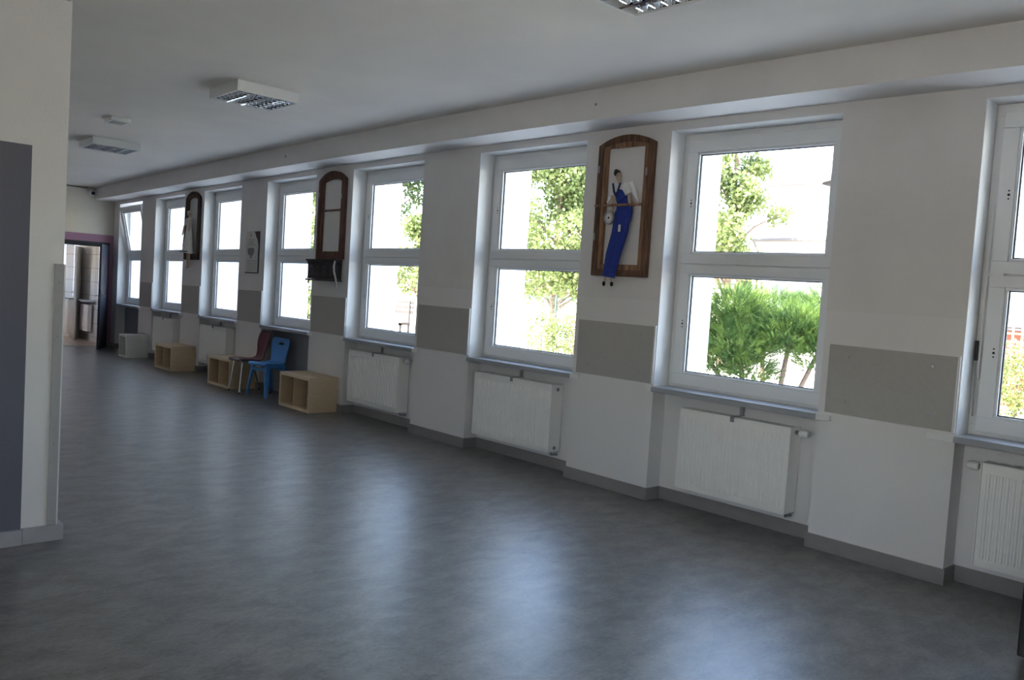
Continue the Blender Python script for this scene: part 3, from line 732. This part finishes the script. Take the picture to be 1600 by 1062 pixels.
arched_frame(8.985, 9.635, 1.828, 2.790, 2.895, [2.42], 'empty brown arched old window frame above the carved dark box', [mat('reddish_old_wood', (.12, .055, .04), .7, var=.4, scale=14, bump=.5, stretch=(3, 3, .35)), M['wood_frame']])
arched_frame(13.575, 14.175, 1.795, 2.79, 2.90, [], 'farthest arched old window frame, behind the white dressed angel', [M['wood_dark'], M['wood_frame']])

# ------------------------------------------------------------------ angel in blue dungarees
XD = -.046
t = thing('angel_doll', 'fabric angel doll in blue dungarees with white wings, hung in the nearest arched frame', 'doll', (XD, 4.5, 1.70))
P = lambda y, z, dx=0: (XD + dx, y, z)
fx = (1, 0, 0)
b = MB(); b.ball(P(4.566, 2.553), .030, .85, .82, 1.25); b.tube([P(4.563, 2.53), P(4.556, 2.505), P(4.552, 2.475)], [.016, .014, .017], 10)
b.ball(P(4.556, 2.545, -.026), .006, 1, .7, 1.2, 8, 6)
hd = obj('head', b, M['skin'], t, smooth=True)
b = MB(); b.ball(P(4.588, 2.583, .004), .032, .95, .95, .85); b.ball(P(4.598, 2.598), .018, 1, 1, 1); obj('hair', b, M['black'], hd, smooth=True)
b = MB()
for y in (4.572, 4.552): b.ball(P(y, 2.558, -.0245), .003, .6, 1, 1, 8, 6)
obj('eye', b, M['black'], hd)
b = MB(); b.tube([P(4.553, 2.495), P(4.551, 2.470), P(4.545, 2.42), P(4.515, 2.36)], [.030, .064, .060, .055], 16, .45, fx)
b.tube([P(4.600, 2.497, -.008), P(4.612, 2.45, -.01), P(4.606, 2.400, -.01)], [.026, .036, .034], 12, .7, fx); b.tube([P(4.495, 2.495), P(4.470, 2.45), P(4.443, 2.405)], [.028, .038, .036], 12, .7, fx)
obj('shirt', b, M['cloth'], t, smooth=True)
b = MB()
b.tube([P(4.548, 2.43, -.010), P(4.520, 2.385, -.008), P(4.498, 2.36, -.006)], [.046, .055, .060], 14, .5, fx)
b.tube([P(4.500, 2.375), P(4.485, 2.32), P(4.480, 2.27), P(4.49, 2.20)], [.060, .078, .086, .080], 16, .42, fx)
b.tube([P(4.530, 2.27), P(4.545, 2.10, -.01), P(4.580, 1.92, -.03), P(4.603, 1.742, -.034)], [.046, .044, .042, .036], 14, .6, fx)
b.tube([P(4.452, 2.27), P(4.468, 2.12, -.01), P(4.510, 1.92, -.03), P(4.545, 1.738, -.034)], [.046, .050, .046, .038], 14, .6, fx)
du = obj('dungarees', b, M['denim'], t, smooth=True)
b = MB()
b.tube([P(4.595, 2.495, -.034), P(4.575, 2.43, -.038), P(4.545, 2.385, -.036)], .011, 8, .5, fx); b.tube([P(4.515, 2.498, -.034), P(4.530, 2.44, -.038), P(4.545, 2.385, -.036)], .011, 8, .5, fx)
obj('strap', b, M['denim2'], du, smooth=True)
b = MB(); b.box(XD - .056, XD - .048, 4.466, 4.486, 2.105, 2.160); obj('white_patch', b, M['cloth'], du)
for pts, rr in (([P(4.600, 2.41), P(4.597, 2.35, -.015), P(4.590, 2.275, -.02), P(4.588, 2.245, -.02)], [.016, .014, .012, .014]), ([P(4.440, 2.41), P(4.425, 2.36, -.01), P(4.412, 2.325, -.012)], [.016, .014, .013])):
    b = MB(); b.tube(pts, rr, 10)
    q = Vector(pts[-1])
    for k in range(5): b.tube([q, q + Vector((-.004 + .002 * k, -.010 + .005 * k, -.022 + (.008 if k in (0, 4) else 0)))], [.0042, .003], 6)
    obj('arm', b, M['skin'], t, smooth=True)
for s_, pts in ((1, [(4.606, 2.505), (4.648, 2.47), (4.700, 2.345), (4.660, 2.365), (4.612, 2.43)]), (-1, [(4.490, 2.50), (4.425, 2.515), (4.395, 2.46), (4.335, 2.325), (4.375, 2.37), (4.43, 2.42)])):
    b = MB(); b.prism([(XD + .012, y, z) for y, z in pts], (.012, 0, 0)); obj('wing', b, M['wingcloth'], t, bevel=.005)
for y0, y1 in ((4.605, 4.617), (4.546, 4.530)):
    b = MB(); b.tube([P(y0, 1.745, -.034), P((y0 + y1) / 2, 1.715, -.034), P(y1, 1.695, -.034)], [.010, .009, .009], 8); fo = obj('foot', b, M['skin'], t, smooth=True)
    b = MB(); b.ball(P(y1, 1.684, -.038), .014, 1.2, .8, 1.5, 10, 7); obj('shoe', b, M['black'], fo, smooth=True)
t = thing('wall_clock_charm', 'small round dial with grey rim hanging from the hand of the dungarees angel', 'charm', (XD - .055, 4.597, 2.217))
b = MB()
n = 24; C0 = (4.597, 2.217)
for k in range(n):
    a0, a1 = 2 * PI * k / n, 2 * PI * (k + 1) / n
    V = []
    for a in (a0, a1):
        for r, x in ((.055, -.040), (.055, -.060), (.043, -.062), (.043, -.040)): V.append(b.bm.verts.new((XD + x, C0[0] + r * math.cos(a), C0[1] + r * math.sin(a))))
    for q in range(4): b._f([V[q], V[(q + 1) % 4], V[4 + (q + 1) % 4], V[4 + q]])
obj('rim', b, M['steel'], t)
b = MB(); b.tube([(XD - .044, *C0), (XD - .056, *C0)], .0425, 24); dl = obj('dial', b, M['cloth'], t)
b = MB()
for k in range(12):
    a = 2 * PI * k / 12; c_ = Vector((XD - .0575, C0[0] + .034 * math.cos(a), C0[1] + .034 * math.sin(a))); b.ball(c_, .0035, .4, 1, 1, 6, 4)
b.ball((XD - .058, *C0), .009, .4, 1, 1, 10, 6); obj('dial_mark', b, M['black'], dl)
b = MB(); b.tube([(XD - .048, 4.597, 2.272), (XD - .03, 4.592, 2.285)], .003, 6); obj('hanging_loop', b, M['steel'], t)

# ------------------------------------------------------------------ angel in white dress
XD = -.08
t = thing('angel_doll', 'fabric angel doll in a long white dress hung in the farthest arched frame', 'doll', (XD, 13.88, 1.65))
b = MB(); b.ball(P(13.90, 2.535), .034, .85, .9, 1.2); b.tube([P(13.895, 2.51), P(13.885, 2.47)], .017, 10); hd = obj('head', b, M['skin'], t, smooth=True)
b = MB(); b.ball(P(13.915, 2.556, .004), .038, .9, 1, .85); b.ball(P(13.935, 2.53), .02); obj('hair', b, M['cloth'], hd, smooth=True)
b = MB(); b.tube([P(13.885, 2.47), P(13.88, 2.44), P(13.88, 2.38), P(13.885, 2.33), P(13.89, 2.18), P(13.90, 2.02), P(13.91, 1.905)], [.045, .085, .085, .078, .115, .150, .185], 18, .38, fx)
dr = obj('dress', b, M['cloth'], t, smooth=True)
b = MB()
for k, z in enumerate((2.45, 2.41, 2.37)): b.tube([P(13.80, z - .03, -.045), P(13.85, z, -.052), P(13.89, z - .02, -.052), P(13.95, z - .035, -.045)], .014, 8, .6, fx)
obj('ruffle', b, M['cloth'], dr, smooth=True)
b = MB(); b.tube([P(13.735, 1.925, -.068), P(13.90, 1.92, -.078), P(14.085, 1.925, -.068)], .007, 8); obj('hem_band', b, M['black'], dr)
for pts in ([P(13.95, 2.44), P(14.01, 2.33, -.03), P(14.07, 2.19, -.035)], [P(13.80, 2.44), P(13.775, 2.34, -.03), P(13.80, 2.25, -.045)]):
    b = MB(); b.tube(pts, [.020, .016, .012], 10); am = obj('arm', b, M['skin'], t, smooth=True)
b = MB(); b.tube([P(14.0, 2.38, .01), P(14.06, 2.18, 0), P(14.13, 2.0, 0)], [.012, .02, .008], 8); b.tube([P(13.97, 2.42, .02), P(14.04, 2.28, .02)], .010, 8); obj('dark_ribbon', b, M['black'], t, smooth=True)
for y in (13.905, 13.82):
    b = MB(); b.tube([P(y, 1.91), P(y, 1.78), P(y, 1.68), P(y, 1.655, -.02)], [.016, .014, .013, .012], 10); obj('leg', b, M['skin'], t, smooth=True)

# ------------------------------------------------------------------ carved box under the empty frame
t = thing('carved_box', 'dark ornamented cast box with pale curled side rail under the empty arched frame', 'box', (0, 9.36, 1.55))
b = MB(); y0, y1 = 9.03, 9.72
prof = [(-.001, 1.80), (-.115, 1.80), (-.118, 1.785), (-.102, 1.77), (-.098, 1.68), (-.098, 1.61), (-.108, 1.585), (-.001, 1.583)]
b.prism([(x, y0, z) for x, z in prof], (0, y1 - y0, 0)); obj('body', b, M['iron'], t, bevel=.004)
b = MB(); b.box(-.130, -.001, y0 - .012, y1 + .012, 1.802, 1.822); obj('top_rail', b, M['iron'], t, bevel=.004)
b = MB(); b.box(-.120, -.001, y0 - .012, y1 + .02, 1.560, 1.582); b.tube([(-.06, y1 + .015, 1.57), (-.07, y1 + .03, 1.55), (-.06, y1 + .03, 1.52)], .010, 8); obj('bottom_rail', b, M['iron'], t, bevel=.004)
relief = mat('worn_iron_relief', (.075, .068, .064), .4, metal=.3, var=.3, scale=30)
for k in range(4):       # raised ornament on the front
    b = MB(); yc = y0 + .09 + k * .17
    for s_ in range(10):
        a = PI * 2 * s_ / 10; a2_ = PI * 2 * (s_ + 1) / 10
        b.tube([(-.101, yc + .05 * math.cos(a), 1.685 + .055 * math.sin(a)), (-.101, yc + .05 * math.cos(a2_), 1.685 + .055 * math.sin(a2_))], .006, 6)
    b.tube([(-.103, yc, 1.63), (-.103, yc, 1.74)], .006, 6); b.tube([(-.103, yc - .03, 1.66), (-.103, yc + .03, 1.71)], .005, 6)
    obj('relief_ornament', b, relief, t)
b = MB(); b.tube([(-.12, y0 - .02, 1.80), (-.135, y0 - .025, 1.74), (-.13, y0 - .025, 1.68), (-.10, y0 - .022, 1.60), (-.085, y0 - .02, 1.53), (-.085, y0 - .02, 1.49)], [.010, .013, .013, .013, .012, .008], 8)
obj('side_rail', b, M['iron_edge'], t, smooth=True)

# ------------------------------------------------------------------ calendar
t = thing('wall_calendar', 'long narrow printed paper calendar with dark red corner, left of the maroon chair', 'calendar', (0, 11.58, 1.617))
y0, y1, z0, z1 = 11.363, 11.795, 1.617, 2.206
b = MB(); b.box(-.012, -.001, y0, y1, z0, z1); obj('backing_board', b, M['inkdark'], t)
b = MB(); b.box(-.0145, -.0125, y0 + .022, y1 - .004, z0 + .015, z1 - .004); pg = obj('printed_page', b, M['paper'], t)
b = MB(); b.prism([(-.0152, y0 + .022, z1 - .004), (-.0152, y0 + .15, z1 - .004), (-.0152, y0 + .10, z1 - .07), (-.0152, y0 + .05, z1 - .12), (-.0152, y0 + .022, z1 - .20)], (.0005, 0, 0)); obj('red_corner', b, M['inkred'], pg)
b = MB(); b.prism([(-.0152, 11.64, z1 - .02), (-.0152, 11.66, z1 - .055), (-.0152, 11.64, z1 - .085), (-.0152, 11.62, z1 - .055)], (.0005, 0, 0)); obj('printed_emblem', b, M['ink'], pg)
b = MB()
for zz, a_, c_ in ((2.085, 11.50, 11.75), (2.06, 11.56, 11.70), (2.035, 11.52, 11.72), (2.01, 11.45, 11.70), (1.785, 11.40, 11.74)): b.box(-.0152, -.0147, a_, c_, zz, zz + .006)
obj('print_lines', b, M['ink'], pg)
b = MB()
for r in range(5):
    for c in range(7): b.box(-.0152, -.0147, 11.43 + c * .045, 11.45 + c * .045, 1.655 + r * .024, 1.663 + r * .024)
obj('date_grid', b, M['ink'], pg)['kind'] = 'stuff'
b = MB(); b.prism([(-.0154, y, z) for y, z in ((11.72, 1.97), (11.52, 1.975), (11.50, 1.93), (11.54, 1.875), (11.58, 1.86), (11.60, 1.82), (11.64, 1.83), (11.63, 1.88), (11.70, 1.87), (11.715, 1.91))], (.0006, 0, 0)); obj('printed_picture', b, M['ink'], pg)
b = MB(); b.box(-.014, -.0125, y0 + .05, y1 + .01, z0 - .004, z0 + .012); obj('bottom_bar', b, M['inkdark'], t)

# ------------------------------------------------------------------ black cabinet at the right edge
t = thing('black_cabinet', 'black cabinet of which only the vertical edge shows at the right edge of the photo', 'cabinet', (-.6, .7, 0))
b = MB(); b.box(-.90, -.42, .33, 1.13, .035, 1.12); obj('body', b, M['blackgloss'], t, bevel=.006)
b = MB(); b.box(-.92, -.40, .31, 1.15, 1.1205, 1.15); obj('top_panel', b, M['blackgloss'], t, bevel=.004)
for x in (-.86, -.46):
    for y in (.37, 1.08):
        b = MB(); b.tube([(x, y, .035), (x, y, .001)], .02, 12); obj('foot', b, M['gasket'], t)
for y0, y1 in ((.34, .728), (.732, 1.12)):
    b = MB(); b.box(-.916, -.9005, y0, y1, .05, 1.10); do = obj('door', b, M['blackgloss'], t, bevel=.003)
    yk = .70 if y0 < .5 else .76
    b = MB(); b.tube([(-.917, yk, .62), (-.935, yk, .62)], [.006, .011], 10); obj('knob', b, M['dark'], do)

# ================================================================== OUTSIDE
GZ = -.30
b = MB(); b.box(WT, 120, -60, 120, GZ - .2, GZ); b.box(-60, XL - .3, -60, 90, GZ - .2, GZ); g_ = struct('ground', b, M['stone'], warp=False)
b = MB(); b.box(WT, WT + .01, Y0 - .2, 30, GZ, 0); struct('trim_5', b, M['ext'], warp=False)
# facade skin so that the outer reveals read as render; unseen upper storey added, its height set to shade the junipers
b = MB(); e = .003
for a, c in zip(NEAR, FAR):
    b.box(XF + .095, WT, c - e, c - .0005, ZS + .03, ZT - .001); b.box(XF + .095, WT, a + .0005, a + e, ZS + .03, ZT - .001); b.box(XF + .095, WT, a + e, c - e, ZT - e, ZT - .0005)
struct('trim_6', b, M['ext'])
b = MB(); b.box(XL - .3, WT, Y0 - .2, 30, 3.5, 9.6); struct('wall_upper_storey', b, M['ext'], warp=False)

def leaves(centers, n, size, mat_, parent, name='foliage', fill=.35, up=0, elong=1.6):
    V, Fc = [], []
    tot = sum(c[3] * c[4] * c[5] for c in centers)
    for (cx, cy, cz, rx, ry, rz) in centers:
        k = int(n * rx * ry * rz / tot)
        for _ in range(k):
            d = Vector((random.gauss(0, 1), random.gauss(0, 1), random.gauss(0, 1))).normalized()
            r = (fill + (1 - fill) * random.random()) ** .6 * (1 + .16 * random.gauss(0, 1))
            p = Vector((cx + d.x * rx * r, cy + d.y * ry * r, cz + d.z * rz * r))
            a = Vector((random.gauss(0, 1), random.gauss(0, 1), random.gauss(0, 1) + up)).normalized() * size * elong * random.uniform(.6, 1.2)
            u = a.orthogonal().normalized() * size * .5
            u = Matrix.Rotation(random.random() * 2 * PI, 3, a) @ u
            i = len(V); V += [p - a * .5, p + u, p + a * .5, p - u]; Fc.append((i, i + 1, i + 2, i + 3))
    me = bpy.data.meshes.new(name); me.from_pydata([tuple(v - wloc(parent)) for v in V], [], Fc); me.materials.append(mat_)
    o = bpy.data.objects.new(name, me); COL.objects.link(o); o.parent = parent
    return o
def tree(x, y, h, cr, label, mat_, n=9000, size=.12, clumps=26, base=.35, cat='tree', fill=.3, group='trees behind the garden'):
    t = thing('garden_tree', label, cat, (x, y, GZ), group)
    b = MB(); top = GZ + h
    tr = [(x, y, GZ), (x + .1, y + .05, GZ + h * .3), (x - .05, y, GZ + h * .6), (x, y, GZ + h * .88)]
    b.tube(tr, [.16, .12, .08, .03], 10)
    cl = []
    for k in range(clumps):
        u = random.random(); zz = GZ + h * (base + (1 - base) * u); a = random.random() * 2 * PI
        rr = cr * (1 - .75 * u ** 1.6) * random.uniform(.3, 1)
        c = (x + rr * math.cos(a), y + rr * math.sin(a), zz); r = cr * random.uniform(.24, .42)
        cl.append((*c, r, r, r * .8))
        b.tube([(x, y, zz - h * .14), ((x + c[0]) / 2, (y + c[1]) / 2, zz - h * .05), c], [.05, .035, .015], 6)
    obj('trunk', b, M['trunk'], t, smooth=True, warp=False)
    leaves(cl, n, size, mat_, t, fill=fill)
    return t
tree(17.6, 14.9, 8.6, 1.8, 'light green leafy tree left of the house, seen in the juniper bush window', M['leaf'], 9000, .11)
tree(16.8, 21.9, 8.2, 2.7, 'light green leafy tree above the wire fence', M['leaf'], 26000, .12, 60, .30)
tree(17.5, 34.2, 10.2, 2.3, 'dark conifer tree top seen in the window above the wooden bench', M['leafdark'], 9000, .14, 40, .5)
tree(16.9, 30.6, 5.0, 1.9, 'light green tree in front of the dark conifer', M['leaf'], 8000, .12)
tree(14.2, 37.0, 8.5, 2.3, 'yellow green tree seen as a narrow strip beside the empty arched frame', M['leaf'], 9000, .14, 40, .06)

def juniper(x, y, parts, trunks, label, n):
    t = thing('juniper_bush', label, 'bush', (x, y, GZ), 'junipers outside the nearest big window')
    b = MB()
    for tr in trunks: b.tube([(x + p[0], y + p[1], GZ + p[2]) for p in tr], [.055, .045, .035, .02][:len(tr)], 8)
    obj('trunk', b, M['trunk'], t, smooth=True, warp=False)
    V, Fc = [], []
    tot = sum(p[3] * p[4] * p[5] for p in parts); o0 = Vector((x, y, GZ))
    for (cx, cy, cz, rx, ry, rz) in parts:
        for _ in range(int(n * rx * ry * rz / tot)):
            d = Vector((random.gauss(0, 1), random.gauss(0, 1), random.gauss(0, 1))).normalized()
            r = random.uniform(.45, 1.0)
            base = Vector((cx + d.x * rx * r, cy + d.y * ry * r, cz + d.z * rz * r))
            ax = (Vector((d.x, d.y, .35 * d.z + .55)) + Vector((random.gauss(0, .25), random.gauss(0, .25), random.gauss(0, .2)))).normalized()
            L_ = random.uniform(.10, .22); sd1 = ax.orthogonal().normalized(); sd1 = Matrix.Rotation(random.random() * 2 * PI, 3, ax) @ sd1
            for k in range(9):       # a feathery spray of scale-leaved twigs
                f_ = k / 9; p = base + ax * L_ * f_; dirn = (ax + sd1 * (1 if k % 2 else -1) * .9 + Vector((0, 0, .1))).normalized()
                ll = L_ * (.50 - .32 * f_); wv = ax.cross(sd1).normalized() * .004 + ax * .006
                i = len(V); V += [p - wv, p + wv, p + dirn * ll]; Fc.append((i, i + 1, i + 2))
            i = len(V); wv = sd1 * .006; V += [base - wv, base + wv, base + ax * L_ * 1.15]; Fc.append((i, i + 1, i + 2))
    me = bpy.data.meshes.new('foliage'); me.from_pydata([tuple(v) for v in V], [], Fc); me.materials.append(M['juniper'])
    o = bpy.data.objects.new('foliage', me); COL.objects.link(o); o.parent = t
JP = [(-.55, .9, 1.55, .55, .55, .30), (.0, .35, 1.95, .62, .62, .36), (-.2, .1, 1.35, .75, .75, .36), (.1, -.55, 1.55, .60, .60, .38), (.3, -.75, 1.72, .6, .55, .30), (-.15, .55, 1.02, .62, .6, .30), (-.1, -.15, .90, .5, .5, .26), (.5, .2, 1.6, .6, .6, .4), (.4, -1.1, 1.5, .5, .5, .34), (.2, -1.1, 1.25, .4, .45, .3)]
TR = [[(0, .1, 0), (0, .3, .5), (-.2, .8, 1.2)], [(.05, 0, 0), (-.05, 0, .6), (0, .2, 1.5)], [(.1, -.15, 0), (.1, -.6, .7), (.1, -.7, 1.5)], [(.1, -.3, 0), (.2, -.85, .6), (.3, -1.1, 1.3)]]
juniper(6.9, 7.45, JP, TR, 'green spreading juniper bush close outside the nearest big window', 8500)
juniper(9.0, 8.3, [(0, .1, 1.95, .9, 1.0, .40), (.2, -1.2, 2.0, .8, .9, .42), (.1, 1.0, 1.5, .7, .7, .35), (.1, -.5, 1.5, .8, 1.2, .4)], [[(0, 0, 0), (0, .1, 1), (.1, 0, 1.6)]], 'sunlit yellow green juniper behind the nearer green one', 4500)

def hedge(x, y, w, d_, h, label, n, mat_=None, size=.06):
    t = thing('hedge', label, 'hedge', (x, y, GZ), 'leafy hedges outside')
    cl = []
    k = max(2, round(d_ / .7))
    for i in range(k):
        b = MB(); yy = y - d_ / 2 + d_ * (i + .5) / k; hh = h * random.uniform(.85, 1.1)
        cl.append((x + random.uniform(-.1, .1), yy, GZ + hh * .5, w / 2, d_ / k * .75, hh * .5))
        b.tube([(x, yy, GZ), (x, yy + .05, GZ + hh * .7)], [.03, .015], 6); obj('stem', b, M['trunk'], t, warp=False)
    leaves(cl, n, size, mat_ or M['hedge'], t, fill=.5, elong=1.4)
hedge(12.8, 17.0, 1.2, 3.4, 1.75, 'low yellow green hedge in front of the wire fence', 6500)
hedge(14.2, 5.1, 1.0, 2.6, 1.7, 'leafy hedge seen through the rightmost window', 6000)
# lawn strip near the hedge of the rightmost window
b = MB(); b.box(9.5, 13.8, 1.0, 6.2, GZ, GZ + .02); o = struct('trim_7', b, M['grass'], warp=False)
# wire fence
t = thing('wire_fence', 'dark wire mesh fence panel behind the low hedge', 'fence', (14.0, 19.0, GZ))
b = MB()
for k in range(56): b.box(13.995, 14.005, 17.2 + k * .065, 17.207 + k * .065, GZ + .05, 1.62)
for z in (.0, .4, .8, 1.2, 1.6): b.box(13.992, 14.008, 17.2, 20.8, z - .006, z + .006)
obj('mesh_panel', b, M['fence'], t, warp=False)
for y in (17.2, 19.0, 20.8):
    b = MB(); b.box(13.97, 14.03, y - .03, y + .03, GZ, 1.7); obj('post', b, M['fence'], t, warp=False)
# bench seen in the third window
t = thing('garden_bench', 'grey weathered wooden bench under the trees, seen in the window beside the empty arched frame', 'bench', (14, 28.3, GZ))
for k, z in enumerate((.55, .75, .95)):
    b = MB(); b.box(14.45, 14.5, 27.7, 30.1, z, z + .14); obj('back_slat', b, M['greywood'], t, warp=False)
for k in range(3):
    b = MB(); b.box(13.95 + k * .16, 14.08 + k * .16, 27.7, 30.1, .16, .20); obj('seat_slat', b, M['greywood'], t, warp=False)
for y in (27.85, 29.9):
    b = MB(); b.box(13.95, 14.05, y, y + .1, GZ, .16); b.box(14.4, 14.45, y, y + .1, GZ, 1.07); b.box(13.95, 14.45, y, y + .1, .08, .1599); obj('leg_frame', b, M['greywood'], t, warp=False)
# trellis and red cabin behind the rightmost hedge
t = thing('garden_trellis', 'yellow wooden lattice trellis seen at the right edge of the photo', 'trellis', (16, 5.7, GZ))
b = MB()
for k in range(12): b.box(15.98, 16.0, 4.4 + k * .19, 4.44 + k * .19, GZ, 2.25)
for k in range(12): b.box(16.001, 16.02, 4.36, 6.55, .1 + k * .19, .14 + k * .19)
obj('lattice', b, M['yellowwood'], t, warp=False)
for y in (4.34, 6.5):
    b = MB(); b.box(15.96, 16.05, y, y + .08, GZ, 2.32); obj('post', b, M['yellowwood'], t, warp=False)
t = thing('red_playhouse', 'small red garden shed glimpsed between the trellis and the hedge', 'shed', (17.2, 6.2, GZ))
b = MB(); b.box(16.6, 17.8, 5.2, 7.4, GZ, 1.5); obj('wall', b, M['brickred'], t, warp=False)
b = MB(); b.prism([(16.4, 5.0, 1.5), (18.0, 5.0, 1.5), (17.2, 5.0, 2.1)], (0, 2.6, 0)); obj('roof', b, M['greywood'], t, warp=False)
# neighbouring house
t = thing('white_house', 'white neighbouring house with pale tiled roof behind the bushes', 'house', (24, 6, GZ))
hy0, hy1 = 2.0, 15.8
b = MB(); b.box(20.4, 29.4, hy0, hy1 - .1, GZ, 4.0); b.prism([(20.4, hy1 - .12, 4.0), (29.4, hy1 - .12, 4.0), (24.9, hy1 - .12, 8.2)], (0, -.2, 0)); obj('wall', b, M['housewall'], t, warp=False)
b = MB()
for sgn in (1, -1):
    x_e, x_r = (20.0, 24.9) if sgn > 0 else (29.8, 24.9)
    b.prism([(x_e, hy0, 4.05), (x_r, hy0, 8.55), (x_r, hy0, 8.75), (x_e, hy0, 4.22)], (0, hy1 - hy0, 0))
rf = obj('roof', b, M['rooftile'], t, warp=False)
b = MB(); b.tube([(19.95, hy0, 4.03), (19.95, hy1 - .25, 4.03)], .06, 8); b.tube([(19.95, hy1 - .3, 4.0), (20.35, hy1 - .3, 3.6), (20.35, hy1 - .3, GZ)], .04, 8); obj('gutter', b, M['gutter'], t, warp=False)
b = MB(); b.box(20.9, 22.2, 13.9, 15.2, 4.9, 6.05); dm = obj('dormer', b, M['housewall'], t, warp=False)
b = MB(); b.prism([(20.6, 13.5, 5.98), (23.2, 13.5, 6.7), (23.2, 13.5, 6.82), (20.6, 13.5, 6.10)], (0, 2.1, 0)); b.tube([(20.58, 13.5, 5.98), (20.58, 15.65, 5.98)], .05, 8); obj('dormer_roof', b, M['gutter'], dm, warp=False)
b = MB(); b.box(20.36, 20.39, 3.4, 14.8, .4, 2.7); obj('window_band', b, mat('house_window_shade', (.20, .22, .24), .2), t, warp=False)  # grey sheet stands in for the shade under the eave
t = thing('slatted_shed', 'white slatted shed wall left of the junipers', 'shed', (20, 17, GZ))
b = MB()
for k in range(16): b.box(20.0, 20.03, 16.1, 18.4, GZ + .1 + k * .18, GZ + .24 + k * .18)
obj('slat', b, M['housewall'], t, warp=False)
b = MB(); b.box(20.04, 21.5, 16.1, 18.4, GZ, 2.62); obj('wall', b, M['greywood'], t, warp=False)
b = MB(); b.box(19.8, 21.7, 15.95, 18.6, 2.63, 2.78); obj('roof', b, M['gutter'], t, warp=False)

# ------------------------------------------------------------------ follow the sag of the old storey (whole room, real geometry)
bpy.context.view_layer.update()
for o in WARP:
    me = o.data; mw = o.matrix_world; inv = mw.inverted()
    for v in me.vertices:
        p = mw @ v.co; p.z *= 1 + sag(p.y); v.co = inv @ p
    me.update()
for o in [o for o in COL.objects if o.type == 'EMPTY' and o.parent is None and o.location.x < 1]:
    dz = o.location.z * sag(o.location.y)
    if abs(dz) > 1e-6:
        o.location.z += dz
        for c in o.children:
            c.location.z -= dz
